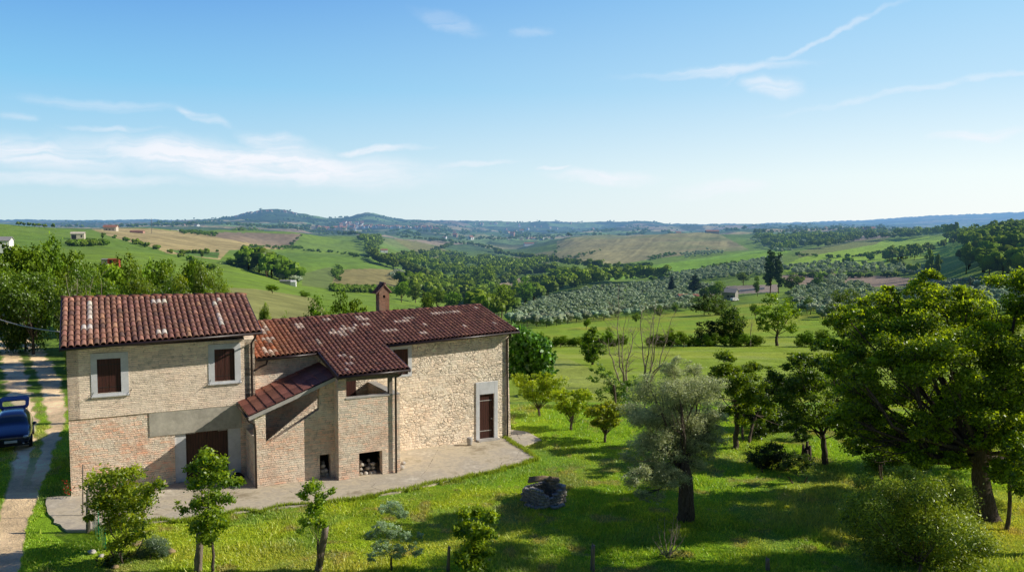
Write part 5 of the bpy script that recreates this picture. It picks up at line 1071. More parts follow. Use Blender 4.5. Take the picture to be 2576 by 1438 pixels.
for (x, w, yt) in ((172, 20, 604), (160, 18, 606), (218, 18, 604), (232, 18, 604), (248, 14, 602), (262, 12, 606), (240, 12, 584), (150, 20, 610)):
    px_tree('round', x, 0, yt, 'dark tree beside the small stone building on the hill', 400, 1, 'trees around the stone building', w=w, Y=random.uniform(515, 535))
FT = [(random.uniform(130, 1150), random.uniform(2300, 5500)) for _ in range(260)] + [(random.uniform(1150, 2300), random.uniform(2300, 7000)) for _ in range(260)]
FP = []
for x, Y in FT:
    for q in range(random.randint(1, 6)): yy = Y + random.uniform(-60, 60); X = (x - IW / 2) / FOC * yy + (q - 2) * random.uniform(6, 16); FP.append((X, yy, zs1(X, yy) - 1, 0, 0))
grow([np.array(FP)], ['round'], (9, 17), '', '', 'far_woodland', 'hazy specks of trees and hedges on the far ridges', 0, (1, 2))
# grass blades over the garden
NB = 470000; gy_ = np.exp(RNG.uniform(math.log(20.5), math.log(50), NB * 2)); gx_ = RNG.uniform(-.66, .66, NB * 2) * gy_
pxs = gx_ / gy_ * FOC + IW / 2
ter_ = np.array([[x, y] for x, y in p1 + ins]); ok = ~inpoly(gx_, gy_, [tuple(q) for q in ter_])
ok &= ~inpoly(gx_, gy_, [(-17.2, 30.4), (-16.0, 28.9), (-14.45, 28.15), (-14.0, 28.0), (-14.9, 27.4), (-16.0, 27.9), (-17.0, 29.1)]) & ~inpoly(gx_, gy_, [(-.15, 41.05), (.55, 39.6), (1.5, 40.75), (.9, 42.3), (-.2, 43.0)])
ok &= ~inpoly(gx_, gy_, [LW(0, .1), LW(20, .1), LW(20, -8), LW(0, -8)])
ci = np.clip(np.searchsorted(xr, pxs), 0, len(xr) - 1); ri = np.clip(np.searchsorted(Yr, gy_), 0, len(Yr) - 1)
ok &= (trk[ri, ci] < .3) & (RNG.random(len(gx_)) < .25 + .9 * sm(fbm(gx_ / .9, gy_ / .9, 3), .32, .6))
gx_, gy_, ci, ri = gx_[ok][:NB], gy_[ok][:NB], ci[ok][:NB], ri[ok][:NB]; n = len(gx_); gz = zf(gx_, gy_)
hgt = RNG.uniform(.035, .10, n) * (1 + 1.1 * (RNG.random(n) < .03)) * (.55 + 1.0 * sm(fbm(gx_ / 1.7 + 5, gy_ / 1.7, 3), .3, .62)); wdt = RNG.uniform(.012, .03, n); a = RNG.uniform(0, math.pi, n); ln = RNG.normal(size=(n, 2)) * hgt[:, None] * .5
B0 = np.stack([gx_ - np.cos(a) * wdt, gy_ - np.sin(a) * wdt, gz - .01], 1); B1 = np.stack([gx_ + np.cos(a) * wdt, gy_ + np.sin(a) * wdt, gz - .01], 1); TP = np.stack([gx_ + ln[:, 0], gy_ + ln[:, 1], gz + hgt], 1)
gc = CC[ri, ci] * np.array([1.38, 1.26, 2.0]) * RNG.uniform(.7, 1.35, (n, 1)) * np.array([1., 1., 1.]) + (RNG.random((n, 1)) < .16) * np.array([.22, .15, .05])
M['grass'] = leafmat('grass blades', .45, .03, (1.3, 1.2, .6))
ed = []
for (a_, b2) in list(zip(p1[:-1], p1[1:])) + [(p1[-1], ins[0])]:
    k = int(math.hypot(b2[0] - a_[0], b2[1] - a_[1]) * 420); f = RNG.random(k)[:, None]; ed.append(np.array(a_) * (1 - f) + np.array(b2) * f + RNG.normal(size=(k, 2)) * .075)
ed = np.concatenate(ed); k = len(ed); ed += (fbm(ed[:, 0] * 1.5, ed[:, 1] * 1.5, 3)[:, None] - .42) * np.array([[-.5, .9]]); eh = RNG.uniform(.05, .16, k); ea = RNG.uniform(0, 3.14, k); ew = RNG.uniform(.012, .025, k); el_ = RNG.normal(size=(k, 2)) * .05
e0 = np.stack([ed[:, 0] - np.cos(ea) * ew, ed[:, 1] - np.sin(ea) * ew, np.full(k, -.06)], 1); e1 = np.stack([ed[:, 0] + np.cos(ea) * ew, ed[:, 1] + np.sin(ea) * ew, np.full(k, -.06)], 1); e2 = np.stack([ed[:, 0] + el_[:, 0], ed[:, 1] + el_[:, 1], eh], 1)
B0, B1, TP = np.concatenate([B0, e0]), np.concatenate([B1, e1]), np.concatenate([TP, e2]); gc = np.concatenate([gc, np.array([.34, .46, .05]) * RNG.uniform(.5, 1.3, (k, 1))]); n += k
o = npmesh('grass', np.stack([B0, B1, TP], 1).reshape(-1, 3), np.arange(3 * n).reshape(-1, 3), M['grass'], None, np.repeat(gc, 3, 0)); tag(o, 'short bright green lawn grass around the farmhouse', 'grass', kind='stuff')

# ------------------------------------------------------------------ stones, posts and small garden things
def stone(mb, c, s, seed=None):
    """an irregular rounded block"""
    st = random.Random(seed if seed is not None else random.random()); N, K = 8, 5; rows = []
    rz = st.uniform(0, 3.1); sx, sy, sz = s; ph = [st.uniform(0, 6) for _ in range(4)]
    for i in range(1, K):
        f = math.pi * i / K; row = []
        for j in range(N):
            a = 2 * math.pi * j / N; d = Vector((math.sin(f) * math.cos(a), math.sin(f) * math.sin(a), math.cos(f)))
            m_ = max(abs(d.x), abs(d.y), abs(d.z)); d = d * (.45 + .55 * (1 / m_) * .72) * (1 + .13 * math.sin(3 * a + ph[0]) * math.sin(2 * f + ph[1]) + st.uniform(-.06, .06))
            x, y = d.x * sx, d.y * sy; row.append(mb.V(c[0] + x * math.cos(rz) - y * math.sin(rz), c[1] + x * math.sin(rz) + y * math.cos(rz), c[2] + d.z * sz))
        rows.append(row)
    t_ = mb.V(c[0], c[1], c[2] + sz * .82); b_ = mb.V(c[0], c[1], c[2] - sz * .82)
    for j in range(N):
        mb.face((t_, rows[0][j], rows[0][(j + 1) % N]), 0, True); mb.face((b_, rows[-1][(j + 1) % N], rows[-1][j]), 0, True)
        for i in range(K - 2): mb.face((rows[i][j], rows[i + 1][j], rows[i + 1][(j + 1) % N], rows[i][(j + 1) % N]), 0, True)
M['stone'] = simple('pale field stone', (.52, .48, .42), .95, .3, 7., .15, .02)
M['stone_dk'] = simple('mossy grey stone', (.38, .35, .30), .95, .45, 5., .15, .03)
M['soil'] = simple('dry straw and soil', (.34, .25, .14), .95, .35, 8., .1, .02)
M['wood_post'] = planks('split grey post', (.22, .175, .14), .02)
def put(name, mb, mt, label=None, cat=None, group=None, org=None, parent=None, bevel=0):
    """link a mesh whose vertices are in world space as an object standing at org"""
    org = Vector(org) if org is not None else Vector((0, 0, 0)); mb.v = [tuple(Vector(v) - org) for v in mb.v]
    o = mb.build(name, mt, parent, bevel); 
    if parent is None: o.location = org
    return tag(o, label, cat, group)
# ruined square well
w0 = gp(1368, 1262); well = empty('ruined_well', w0); tag(well, 'crumbling square stone well ruin standing on the lawn, rotten boards over it', 'stone well')
mb = MB(XYZ); R_ = random.Random(5); c45 = [Vector((math.cos(a), math.sin(a), 0)) * .80 for a in (math.radians(q) for q in (265, 355, 85, 175))]
for si in range(4):
    a, b_ = c45[si], c45[(si + 1) % 4]
    for lvl in range(6):
        k = 8
        for q in range(k):
            f = (q + .5 * (lvl % 2)) / k; p = a.lerp(b_, f); htop = {0: .30 + .42 * abs(f - .35) * 1.6, 1: .66, 2: .62, 3: .50 + .30 * f}[si]
            z = .05 + lvl * .115
            if z > htop: continue
            stone(mb, (p.x + R_.uniform(-.02, .02), p.y + R_.uniform(-.02, .02), z), (R_.uniform(.09, .15), R_.uniform(.08, .12), R_.uniform(.055, .08)), R_.random())
for _ in range(14): a = R_.uniform(3.7, 5.8); stone(mb, (math.cos(a) * R_.uniform(.8, 1.0), math.sin(a) * R_.uniform(.8, 1.0), .05), (.1, .09, .07), R_.random())
mb.build('wall', M['stone_dk'], well)
mb = MB(XYZ)
for k in range(4): mb.tube([(-.62 + k * .02, .12 + k * .13, .72 + k * .02), (0, .2 + k * .13, .80), (.62, .22 + k * .12, .74)], [.045, .055, .04], 6)
mb.tube([(.1, .1, .78), (.25, .2, .93), (.33, .15, .86)], [.05, .05, .03], 5); mb.tube([(.25, -.05, .72), (.6, .1, .76)], [.05, .03], 5)
mb.build('rotten_board', M['soil'], well)
# posts
def post(x, yt, lab, r, lean=(0, 0), Y=None, mt='wood_post', yb=1437):
    b_ = gp(x, yb, 22); tp = at(x + lean[0], yt, b_.y); mb = MB(XYZ); n = 7; pts = []
    base = Vector((b_.x, b_.y, zs1(b_.x, b_.y) - .3)); tp.y = b_.y + lean[1]
    for i in range(n + 1): pts.append(base.lerp(tp, i / n) + Vector((random.uniform(-.1, .1), random.uniform(-.1, .1), 0)) * r)
    mb.tube(pts, [r * (1.15 - .3 * i / n) * random.uniform(.93, 1.07) for i in range(n + 1)], 7)
    tp2 = pts[-1]; mb.tube([tp2 + Vector((-r * .3, 0, -.02)), tp2 + Vector((-r * .35, 0, r * .9))], [r * .5, r * .15], 5)
    return put('wooden_post', mb, M[mt], lab, 'post', None, (b_.x, b_.y, b_.z))
post(497, 1338, 'leaning weathered post behind the stem of the tallest staked young tree', .12, (6, 0))
post(796, 1322, 'tall split grey post leaning right beside a narrow young tree', .115, (24, 0))
post(1126, 1374, 'thin dark post next to the drooping young tree', .055, (4, 0))
post(1490, 1370, 'short pointed post standing alone at the bottom edge of the lawn', .075, (2, 0))
post(1931, 1404, 'shortest post at the bottom edge, in the shade right of the olive', .07)
post(221, 1232, 'rough reddish post at the corner of the green netting', .065, yb=1340, mt='oldwood')
post(208, 1168, 'slim upright stake behind the bushy young tree by the house corner', .025, yb=1300, mt='oldwood')
b_ = gp(2027, 1163); mb = MB(XYZ)
for dx, dy, h in ((-.10, 0, .82), (.05, .05, .95), (.12, -.05, .78), (0, -.1, .6)): mb.tube([(b_.x + dx, b_.y + dy, b_.z - .1), (b_.x + dx * 1.1, b_.y + dy, b_.z + h * .5), (b_.x + dx * 1.3, b_.y + dy, b_.z + h)], [.12, .10, .05], 6)
put('tree_stump', mb, M['bark'], 'split broken tree stump in front of the spreading tree', 'stump', None, b_)
# green netting
m, t = mat('green netting'); d = t('ShaderNodeBsdfPrincipled', {'Base Color': (.02, .30, .16, 1), 'Roughness': .6}); tp = t('ShaderNodeBsdfTransparent')
co = t('ShaderNodeTexCoord').outputs['Object']; ch_ = t('ShaderNodeTexNoise', {'Scale': 5.}).outputs[0]
t.l.new(t('ShaderNodeMixShader', {0: t.mapr(ch_, .3, .7, .35, .75), 1: tp.outputs[0], 2: d.outputs[0]}).outputs[0], t.out.inputs[0]); M['net'] = m
M['green'] = simple('green paint', (.02, .30, .15), .5, .1, 5.)
n0_ = gp(233, 1335, 22); n1_ = gp(266, 1385, 22); nn = empty('netting_fence', n1_); tag(nn, 'short green plastic netting fence beside the bushy young tree', 'netting fence')
mb = MB(XYZ); K = 10; rows = []
for i in range(K + 1):
    p = n0_.lerp(n1_, i / K); w_ = Vector((math.sin(i * 1.3) * .04, 0, 0)); rows.append([mb.V(*(p + w_ + Vector((0, 0, h)) - n1_)) for h in (0, .35, .72 + .08 * math.sin(i))])
for i in range(K):
    for j in range(2): mb.face((rows[i][j], rows[i + 1][j], rows[i + 1][j + 1], rows[i][j + 1]), 0, True)
mb.build('netting', M['net'], nn)
for p, h in ((n1_, 1.45), (n0_.lerp(n1_, .5), 1.2)): mb = MB(XYZ); q = p - n1_; mb.tube([(q.x, q.y, -.2), (q.x, q.y, h)], .016, 6); mb.build('post', M['green'], nn)
# shrubs and stones of the flower bed
g_ = gp(385, 1398, 22); make_tree('rosemary_bush', 'round grey-green needle-leaved bush at the foot of the bushy young tree', 'bush', g_, PL([(370, 1378, 26), (400, 1372, 24), (385, 1365, 22), (412, 1385, 16), (358, 1390, 14)], g_.y, .25), 7000, .085, (.08, .13, .07), (.30, .38, .22), .03, .15, mt='olive', asp=.12, twigs=2, stems=3, shell=.6, clump=.4)
g_ = gp(262, 1405, 22); make_tree('low_bush', 'low dark leafy plants growing under the bushy young tree', 'bush', g_, PL([(240, 1420, 24), (285, 1415, 28), (325, 1420, 26), (305, 1400, 20), (355, 1425, 18)], g_.y, .4), 3500, .09, (.025, .06, .012), (.10, .18, .02), .03, .1, stems=2)
for i, (x, y, s, lb) in enumerate(((232, 1392, .16, 'pale grey edging stone left of the netting post'), (255, 1402, .12, 'grey edging stone at the netting post foot'), (345, 1372, .2, 'reddish flat stone right of the fig stems'), (428, 1392, .2, 'tan earth-coloured stone beside the grey-green bush'), (290, 1428, .13, 'reddish stone at the lower edge under the bushy young tree'))):
    p = gp(x, y, 22); mb = MB(XYZ); stone(mb, (p.x, p.y, p.z + s * .3), (s, s * .8, s * .5)); put('garden_stone', mb, M['stone' if i < 2 else 'soil'], lb, 'stone', None, p)
# stones stored in the two niches
def RW(u, n, z=0.): x, y, _ = Rf(u, n, z); c_, s_ = math.cos(YAW), math.sin(YAW); return Vector((OX + x * c_ - y * s_, OY + x * s_ + y * c_, z))
for (u0, u1, n0, n1, zb, rows_, lb, gr) in ((10.78, 11.55, 1.75, 2.35, -.06, (4, 3, 2), 'rounded field stone in the heap inside the porch niche', 'stones heaped in the porch niche'), (9.2, 9.62, 1.25, 1.8, -.05, (3, 2, 1), 'rounded field stone in the heap inside the small niche by the stair', 'stones heaped in the stair niche')):
    for r_, k in enumerate(rows_):
        for i in range(k):
            for dn in (0, 1):
                s = random.uniform(.10, .15); u = u0 + (u1 - u0) * (i + .5 + random.uniform(-.2, .2)) / k; p = RW(u, n0 + (n1 - n0) * (dn * .6 + random.uniform(.1, .35)), zb + .1 + r_ * .19 + (.05 if dn == 0 else 0))
                mb = MB(XYZ); stone(mb, p, (s, s * .85, s * .8)); put('field_stone', mb, M[random.choice(['stone', 'stone_dk', 'stone_dk'])], lb, 'stone', gr, p)
p = RW(12.62, 2.35, .02); mb = MB(XYZ); stone(mb, p + Vector((0, 0, .1)), (.19, .16, .13)); stone(mb, p + Vector((.1, .05, .26)), (.12, .11, .08)); put('garden_stone', mb, M['stone'], 'small pile of rough stone at the foot of the porch drainpipe', 'stone', None, p)
p = RW(17.0, .05, .02); mb = MB(XYZ); mb.tube([p, p + Vector((0, 0, .05)), p + Vector((0, 0, .22)), p + Vector((0, 0, .33)), p + Vector((0, 0, .36))], [.10, .12, .15, .15, .13], 12); put('pot', mb, M['conc'], 'small grey clay pot on the terrace in front of the rubble wall', 'pot', None, p)
p = Vector((*LW(6.15, .35), .02)); mb = MB(XYZ)
for k in range(5): r_ = .26 - .03 * k; mb.tube([p + Vector((math.cos(a) * r_, math.sin(a) * r_, .03 + .035 * k)) for a in [q * math.pi / 8 for q in range(17)]], .022, 6)
put('hose', mb, M['gutter'], 'dark coiled hose on the paving at the right side of the garage door', 'hose', None, p)
p = Vector((*LW(-.12, .12), .0)); fl = empty('flower_plant', p); tag(fl, 'small plant with a few red flowers against the left corner of the house', 'plant')
lv = RNG.normal(size=(160, 3)) * np.array([.10, .10, .18]) + np.array([0, 0, .30]); V, Fq, cc = leaves(lv, np.tile([0, -1., .3], (160, 1)), .06, .5, np.tile([.06, .13, .02], (160, 1))); npmesh('leaves', V, Fq, M['leaf'], fl, cc)
lv = RNG.normal(size=(26, 3)) * np.array([.10, .08, .16]) + np.array([0, -.05, .45]); V, Fq, cc = leaves(lv, np.tile([0, -1., .3], (26, 1)), .06, .9, np.tile([.55, .03, .03], (26, 1))); npmesh('flowers', V, Fq, M['leaf'], fl, cc)
# overhead cable to the left gable
mb = MB(XYZ); A_p, B_p = Vector(at(150, 834, 32.2)), Vector((-27.5, 40.5, 7.2)); pts = []
for i in range(21): f = i / 20; q = A_p.lerp(B_p, f) - Vector((0, 0, 1.0 * 4 * f * (1 - f) * .35)); pts.append(q)
C_p = Vector((-60, 74, 8.6))
for i in range(1, 21): f = i / 20; pts.append(B_p.lerp(C_p, f) - Vector((0, 0, 1.5 * 4 * f * (1 - f) * .4)))
mb.tube(pts, .022, 5); put('power_cable', mb, M['conc'], 'grey overhead cable running from the left gable across the drive', 'cable', None, A_p)

# ------------------------------------------------------------------ blue car on the drive
def paint(name, c, rough=.22, coat=.8, met=.3):
    m, t = mat(name); n = t.noise(t('ShaderNodeTexCoord').outputs['Object'], 9, 3); principled(t, t.mix(t.mapr(n, .3, .7), tuple(q * .85 for q in c), c), rough, .5, None, **{'Metallic': met, 'Coat Weight': coat}); return m
M['paint'] = paint('dark blue car paint', (.005, .008, .05)); M['glass'] = paint('tinted glass', (.012, .016, .018), .06, .5, 0); M['rubber'] = simple('black rubber', (.015, .015, .016), .75, .15, 20.)
M['chrome'] = paint('light lens', (.62, .64, .66), .12, .6, .4); M['trim'] = simple('black plastic trim', (.02, .02, .022), .55, .15, 20.); M['white'] = simple('white paint', (.72, .72, .70), .5, .08, 3.)
CX0, CY0, CR = -23.5, 38.7, math.radians(28)
car = empty('car', (CX0, CY0, zs1(CX0, CY0) + .01), CR); tag(car, 'dark blue hatchback car parked on the drive with its tailgate raised', 'car')
#        y     zb   zs    zt    ws    wt
CS = [(0.00, .30, .58, .64, .60, .50), (.08, .22, .64, .74, .76, .66), (.45, .20, .70, .86, .83, .72), (1.02, .20, .84, .97, .84, .70), (1.18, .20, .87, 1.03, .84, .68), (1.72, .20, .90, 1.43, .84, .57), (2.30, .20, .92, 1.48, .84, .58), (3.05, .20, .93, 1.46, .84, .57), (3.42, .20, .93, 1.38, .83, .55), (3.75, .24, .92, 1.02, .80, .66), (3.86, .34, .80, .84, .72, .62)]
mb = MB(XYZ); rings = []
for (y, zb, zs_, zt, ws, wt) in CS:
    half = [(.0, zb), (ws * .9, zb), (ws, (zb + zs_) * .5), (ws * .985, zs_), (wt, zt), (wt * .5, zt + .02), (0., zt + .03)]
    ring = [(x, z) for x, z in half] + [(-x, z) for x, z in half[-2:0:-1]]; rings.append([mb.V(x, y, z) for x, z in ring])
n = len(rings[0])
for i in range(len(rings) - 1):
    for j in range(n):
        mi = 0
        if j in (3, 8) and 4 <= i <= 8: mi = 1                 # side glass
        if i == 4 and j in (4, 5, 6, 7): mi = 1                # windscreen
        if j in (0, n - 1): mi = 2
        mb.face((rings[i][j], rings[i][(j + 1) % n], rings[i + 1][(j + 1) % n], rings[i + 1][j]), mi, True)
mb.face(rings[0], 0, True); mb.face(rings[-1][::-1], 2, True)
body = mb.build('body', [M['paint'], M['glass'], M['trim']], car); md_ = body.modifiers.new('s', 'SUBSURF'); md_.levels = 2; md_.render_levels = 2
for sx in (-1, 1):
    for yy in (.72, 3.12):
        mb = MB(XYZ); mb.tube([(sx * .70, yy, .30), (sx * .86, yy, .30)], .30, 20); wh = mb.build('tyre', M['rubber'], car)
        mb = MB(XYZ); mb.tube([(sx * .855, yy, .30), (sx * .872, yy, .30)], .19, 16); mb.build('rim', M['chrome'], wh)
    mb = MB(XYZ); stone(mb, (sx * .60, .10, .62), (.15, .09, .085), 3); mb.build('headlight', M['chrome'], car)
    mb = MB(XYZ); stone(mb, (sx * .94, 1.30, .98), (.11, .07, .085), 4); mb.build('mirror', M['paint'], car)
    mb = MB(XYZ); stone(mb, (sx * .5, .0, .33), (.06, .04, .04), 6); mb.build('fog_light', M['chrome'], car)
mb = MB(XYZ); mb.box(-.42, .42, -.03, .05, .34, .46); mb.build('grille', M['trim'], car)
mb = MB(XYZ); mb.box(-.26, .26, -.055, -.03, .40, .51); mb.build('licence_plate', M['white'], car)
mb = MB(XYZ); mb.box(-.80, .80, -.02, .10, .24, .32); mb.build('bumper', M['trim'], car, )
# raised tailgate: ring of bodywork round a pane
tg = empty('tailgate', (0, 3.25, 1.44), 0, car); tg.rotation_euler = (math.radians(34), 0, 0); mb = MB(XYZ)
def ringpts(w, l0, l1, rr, k=5):
    out = []
    for cx, cy, a0 in ((w - rr, l1 - rr, 0), (-w + rr, l1 - rr, 90), (-w + rr, l0 + rr, 180), (w - rr, l0 + rr, 270)):
        for i in range(k): a = math.radians(a0 + 90 * i / (k - 1)); out.append((cx + rr * math.cos(a), cy + rr * math.sin(a)))
    return out
o1, i1 = ringpts(.66, 0, 1.02, .22), ringpts(.50, .14, .60, .10)
crv = lambda x, y: -.16 * (y / 1.02) ** 2 - .05 * (x / .66) ** 2
A1 = [mb.V(x, y, crv(x, y)) for x, y in o1]; B1_ = [mb.V(x, y, crv(x, y) + .01) for x, y in i1]; A2 = [mb.V(x * .96, y * .98, crv(x, y) - .09) for x, y in o1]; B2 = [mb.V(x, y, crv(x, y) - .05) for x, y in i1]
N_ = len(A1)
for i in range(N_):
    j = (i + 1) % N_
    for q in ((A1[i], A1[j], B1_[j], B1_[i]), (A2[j], A2[i], B2[i], B2[j]), (A1[j], A1[i], A2[i], A2[j]), (B1_[i], B1_[j], B2[j], B2[i])): mb.face(q, 0)
mb.build('tailgate_frame', M['paint'], tg)
m, t = mat('clear pane'); g = t('ShaderNodeBsdfGlossy', {'Color': (.8, .85, .85, 1), 'Roughness': .05}); tp = t('ShaderNodeBsdfTransparent', {'Color': (.72, .78, .74, 1)}); t.l.new(t('ShaderNodeMixShader', {0: .12, 1: tp.outputs[0], 2: g.outputs[0]}).outputs[0], t.out.inputs[0])
mb = MB(XYZ); mb.face([mb.V(x, y, crv(x, y) - .01) for x, y in i1]); mb.build('rear_window', m, tg)
for sx in (-1, 1): mb = MB(XYZ); mb.tube([(sx * .56, 3.62, 1.12), (sx * .58, 4.0, 1.72)], .014, 5); mb.build('gas_strut', M['trim'], car)

# ------------------------------------------------------------------ buildings in the landscape
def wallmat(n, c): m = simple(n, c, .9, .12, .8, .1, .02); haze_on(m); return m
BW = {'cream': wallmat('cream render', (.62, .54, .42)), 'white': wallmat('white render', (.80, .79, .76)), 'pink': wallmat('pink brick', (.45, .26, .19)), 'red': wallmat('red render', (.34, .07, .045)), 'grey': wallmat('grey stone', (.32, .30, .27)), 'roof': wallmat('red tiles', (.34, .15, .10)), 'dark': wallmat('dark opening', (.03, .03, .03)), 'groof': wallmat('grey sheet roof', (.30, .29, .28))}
def building(name, label, cat, p, w, d, h, rh, rz, wall, roof, wins=(), door=None, over=.35, porch=None):
    r = empty(name, p, rz); tag(r, label, cat); mb = MB(XYZ); hw, hd = w / 2, d / 2
    mb.box(-hw, hw, -hd, hd, -1.5, h); 
    for sx in (-hw, hw - .02): mb.prism_u([(-hd, h), (hd, h), (0, h + rh)], sx, sx + .02) if False else None
    mb.tf = lambda a, b, c: (a, b, c); i = [mb.V(*q) for q in ((-hw, -hd, h), (-hw, hd, h), (-hw, 0, h + rh - .02), (hw, -hd, h), (hw, hd, h), (hw, 0, h + rh - .02))]; mb.face((i[0], i[1], i[2])); mb.face((i[3], i[5], i[4]))
    mb.build('wall', BW[wall], r); mb = MB(XYZ); o = over; q = h - o * rh / hd
    for s in (-1, 1):
        a = [(-hw - o, s * (hd + o), q), (hw + o, s * (hd + o), q), (hw + o, 0, h + rh), (-hw - o, 0, h + rh)]
        up = [mb.V(x, y, z + .16) for x, y, z in a]; lo = [mb.V(x, y, z) for x, y, z in a]; mb.face(up); mb.face(lo[::-1])
        for k in range(4): mb.face((up[k], up[(k + 1) % 4], lo[(k + 1) % 4], lo[k]))
    mb.build('roof', BW[roof], r)
    for (x, z, ww, hh) in wins: mb = MB(XYZ); mb.box(x - ww / 2, x + ww / 2, -hd - .04, -hd + .05, z, z + hh); mb.build('window', BW['dark'], r)
    if door: x, ww, hh = door; mb = MB(XYZ); mb.box(x - ww / 2, x + ww / 2, -hd - .04, -hd + .05, 0, hh); mb.build('door', BW['dark'], r)
    return r
def gy(x, Y): X = (x - IW / 2) / FOC * Y; return Vector((X, Y, zs1(X, Y)))
building('stone_house', 'small beige stone building with an open porch on the left hillside', 'house', gy(198, 520), 7.5, 6, 3.4, 1.0, .35, 'cream', 'cream', ((2.2, 1.2, .9, 1.2),), (-2.0, 2.6, 2.6))
building('farmhouse', 'far hilltop farmhouse with red roof above the yellow field', 'house', gy(281, 800), 11, 9, 4.6, 1.7, .2, 'cream', 'roof', ((-3, 1.5, 1, 1.2), (0, 1.5, 1, 1.2), (3, 1.5, 1, 1.2)), None, .8)
building('ruined_building', 'low dark red ruin on the skyline right of the hilltop farmhouse', 'building', gy(347, 860), 13, 6, 2.4, .8, .1, 'pink', 'roof')
building('white_house', 'white house cut by the left edge behind the tree belt', 'house', gy(2, 300), 7, 6, 5.0, 1.2, .3, 'white', 'groof', ((1.6, 2.2, .8, 1.1),))
building('red_shed', 'small bright red shed with a dark window among the trees', 'shed', gy(286, 255) + Vector((0, 0, .2)), 3.0, 3, 2.0, .2, .2, 'red', 'red', ((-.3, 1.1, 1.0, .8),), None, .05)
building('lean_to_shed', 'low grey sheet-roofed lean-to left of the red shed', 'shed', gy(268, 266) + Vector((0, 0, .2)), 2.6, 2.5, 1.3, .2, .2, 'grey', 'groof', (), None, .1)
building('white_shed', 'white gabled shed wall at the end of the low dark barn in the yellow field', 'shed', gy(737, 395), 2.4, 2.2, 1.9, .8, .1, 'white', 'white', (), None, .02)
building('low_barn', 'low dark barn attached to the white shed', 'barn', gy(718, 402), 5.5, 3, 1.5, .4, .1, 'grey', 'groof', (), None, .1)
building('farm_building', 'grey stone farm building near the poplars', 'building', gy(1838, 400), 6.5, 6, 3.8, 1.6, -.5, 'grey', 'groof', ((0, 1.4, 1, 1),), (1.6, 1.4, 2.2))
building('pale_building', 'pale building partly hidden by the cedar', 'building', gy(1732, 425), 10, 5, 2.8, .8, .1, 'cream', 'roof', ((-2, 1, 1, 1), (2, 1, 1, 1)))
building('farmhouse', 'white farmhouse in the clump on the far green ridge', 'house', gy(966, 1120), 9, 6, 3.5, 1.4, .3, 'white', 'roof', ((0, 1.2, 1, 1),))
building('barn', 'long reddish farm on the brow of the ploughed hill', 'barn', gy(1790, 1690), 26, 10, 4.5, 2.2, .1, 'grey', 'roof')
building('barn', 'tiny red and white farm left of the brow of the ploughed hill', 'barn', gy(1705, 1650), 10, 7, 3, 1.5, .1, 'white', 'roof')
building('farmhouse', 'white farm in the valley beyond the woods', 'house', gy(1330, 1900), 22, 10, 5, 2, .2, 'white', 'roof')
building('farmhouse', 'red-roofed hilltop farm behind the small brown field at the right', 'house', gy(2180, 1950), 26, 10, 4, 2.4, .1, 'pink', 'roof')
building('white_house', 'white farm beyond the ruin on the skyline', 'house', gy(441, 1080), 8, 7, 3.6, 1.2, .1, 'white', 'groof')
# white wall / road edge and vehicles by the far farm
mb = MB(XYZ); a, b_ = gy(1845, 455), gy(1925, 452); n_ = 12
for i in range(n_): q0, q1 = a.lerp(b_, i / n_), a.lerp(b_, (i + 1) / n_); mb.poly([(q0.x, q0.y, q0.z - .3), (q1.x, q1.y, q1.z - .3), (q1.x, q1.y, q1.z + 1.3), (q0.x, q0.y, q0.z + 1.3)]); mb.poly([(q0.x, q0.y, q0.z + 1.3), (q1.x, q1.y, q1.z + 1.3), (q1.x, q1.y + .4, q1.z + 1.3), (q0.x, q0.y + .4, q0.z + 1.3)])
put('boundary_wall', mb, BW['white'], 'long low white wall beyond the grey farm building', 'wall', None, a)
def far_van(x, Y, lb, cat, c1, rz, L_=4.6, H=2.0):
    p = gy(x, Y); r = empty('van' if cat == 'van' else 'parked_car', p, rz); tag(r, lb, cat); mb = MB(lambda a, b, c: (a, b, c)); 
    pr = [(-L_ / 2, .35), (L_ / 2, .35), (L_ / 2, .95), (L_ / 2 - .5, 1.1), (L_ / 2 - 1.1, H), (-L_ / 2 + .1, H), (-L_ / 2, 1.0)]
    A = [mb.V(x_, -.85, z_) for x_, z_ in pr]; B = [mb.V(x_, .85, z_) for x_, z_ in pr]; mb.face(A); mb.face(B[::-1])
    for i in range(len(pr)): mb.face((A[i], A[(i + 1) % 7], B[(i + 1) % 7], B[i]))
    mb.build('body', c1, r); mb = MB(lambda a, b, c: (a, b, c)); mb.box(-L_ / 2 + .4, L_ / 2 - 1.1, -.87, .87, 1.1, H - .25); mb.build('side_window', BW['dark'], r)
    for sx in (-1, 1):
        mb = MB(lambda a, b, c: (a, b, c)); mb.tube([(sx * L_ * .32, -.88, .33), (sx * L_ * .32, .88, .33)], .33, 12); mb.build('wheel', M['rubber'], r)
far_van(1700, 395, 'dark van parked below the conifer beside the olive grove', 'van', BW['groof'], .1)
far_van(1850, 385, 'white car parked in front of the grey farm building', 'car', BW['white'], .5, 3.8, 1.5)
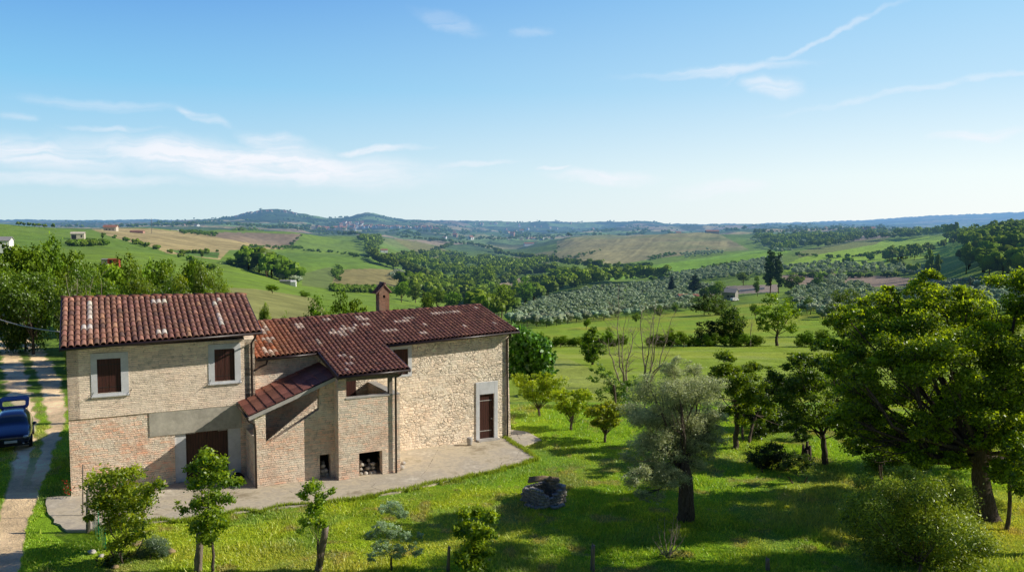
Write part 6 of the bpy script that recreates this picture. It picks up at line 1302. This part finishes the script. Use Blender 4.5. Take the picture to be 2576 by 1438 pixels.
# lattice mast on the skyline
def mast(x, Y, ytop, lb):
    p = gy(x, Y); h = at(x, ytop, Y).z - p.z; mb = MB(XYZ)
    for sx in (-.4, .4): mb.tube([(p.x + sx, p.y, p.z - 1), (p.x + sx * .15, p.y, p.z + h)], .13, 4)
    for f in (.72, .84): mb.tube([(p.x - 1.7, p.y, p.z + h * f), (p.x + 1.7, p.y, p.z + h * f)], .10, 4)
    for k in range(6): mb.tube([(p.x - .4 + .05 * k, p.y, p.z + h * k / 7), (p.x + .35 - .05 * k, p.y, p.z + h * (k + 1) / 7)], .06, 4)
    put('power_pylon', mb, BW['groof'], lb, 'pylon', None, p)
mast(383, 880, 549, 'thin lattice power mast on the skyline above the yellow field'); mast(2350, 1500, 566, 'thin mast on the skyline above the right-hand green slope'); mast(2362, 1500, 568, 'second, slightly shorter mast on the right skyline')
# hill towns: small houses one by one, all of one make
def house_mesh(wc, k):
    mb = MB(XYZ); mb.box(-.5, .5, -.4, .4, -.6, .6); i = [mb.V(*q) for q in ((-.56, -.46, .58), (-.56, .46, .58), (-.56, 0, .88), (.56, -.46, .58), (.56, .46, .58), (.56, 0, .88))]
    mb.face((i[0], i[3], i[5], i[2]), 1); mb.face((i[1], i[2], i[5], i[4]), 1); mb.face((i[0], i[2], i[1]), 0); mb.face((i[3], i[4], i[5]), 0)
    o = mb.build('t', [BW[wc], BW['roof']]); me = o.data; bpy.data.objects.remove(o); return me
HM = [house_mesh(w_, 0) for w_ in ('white', 'cream', 'pink', 'cream')]
TOWNS = [('town_house', 'tiny pale house in the town on the flank of the highest far hill', 'houses of the town on the highest hill', [(632, 553, 22, 3), (660, 548, 18, 3), (612, 557, 14, 2), (720, 560, 18, 3)], 60, 4700),
         ('town_house', 'tiny pale house in the far town below the second hill', 'houses of the town below the second hill', [(915, 575, 34, 5), (960, 582, 40, 5), (1010, 586, 36, 4), (885, 566, 22, 4), (1060, 592, 30, 4)], 120, 3500),
         ('town_house', 'tiny pale house in the far village left of centre', 'houses of the far village left of centre', [(840, 586, 26, 3), (800, 583, 20, 3), (868, 583, 14, 2)], 46, 3000),
         ('town_house', 'tiny pale house scattered on the far central hills', 'scattered houses on the far central hills', [(1160, 600, 60, 10), (1290, 585, 60, 8), (1400, 575, 90, 6), (1240, 566, 60, 2), (460, 572, 60, 3), (1330, 606, 40, 3), (2150, 583, 60, 3)], 60, 2500)]
for nm_, lb, gr, spots, cnt, Ym in TOWNS:
    for _ in range(cnt):
        x, y, sx, sy = random.choice(spots); p = hit(random.gauss(x, sx * .6), random.gauss(y, sy * .6), Ym)
        if p.y > 7500: continue
        o = bpy.data.objects.new(nm_, random.choice(HM)); COL.objects.link(o); s = random.uniform(10, 19) * (1 if p.y > 3000 else .8); o.location = p; o.scale = (s, s, s * random.uniform(.7, 1.1)); o.rotation_euler = (0, 0, random.uniform(0, 3.1)); tag(o, lb, 'house', gr)
SC.cycles.max_bounces = 6; SC.cycles.transparent_max_bounces = 8; SC.cycles.use_denoising = True
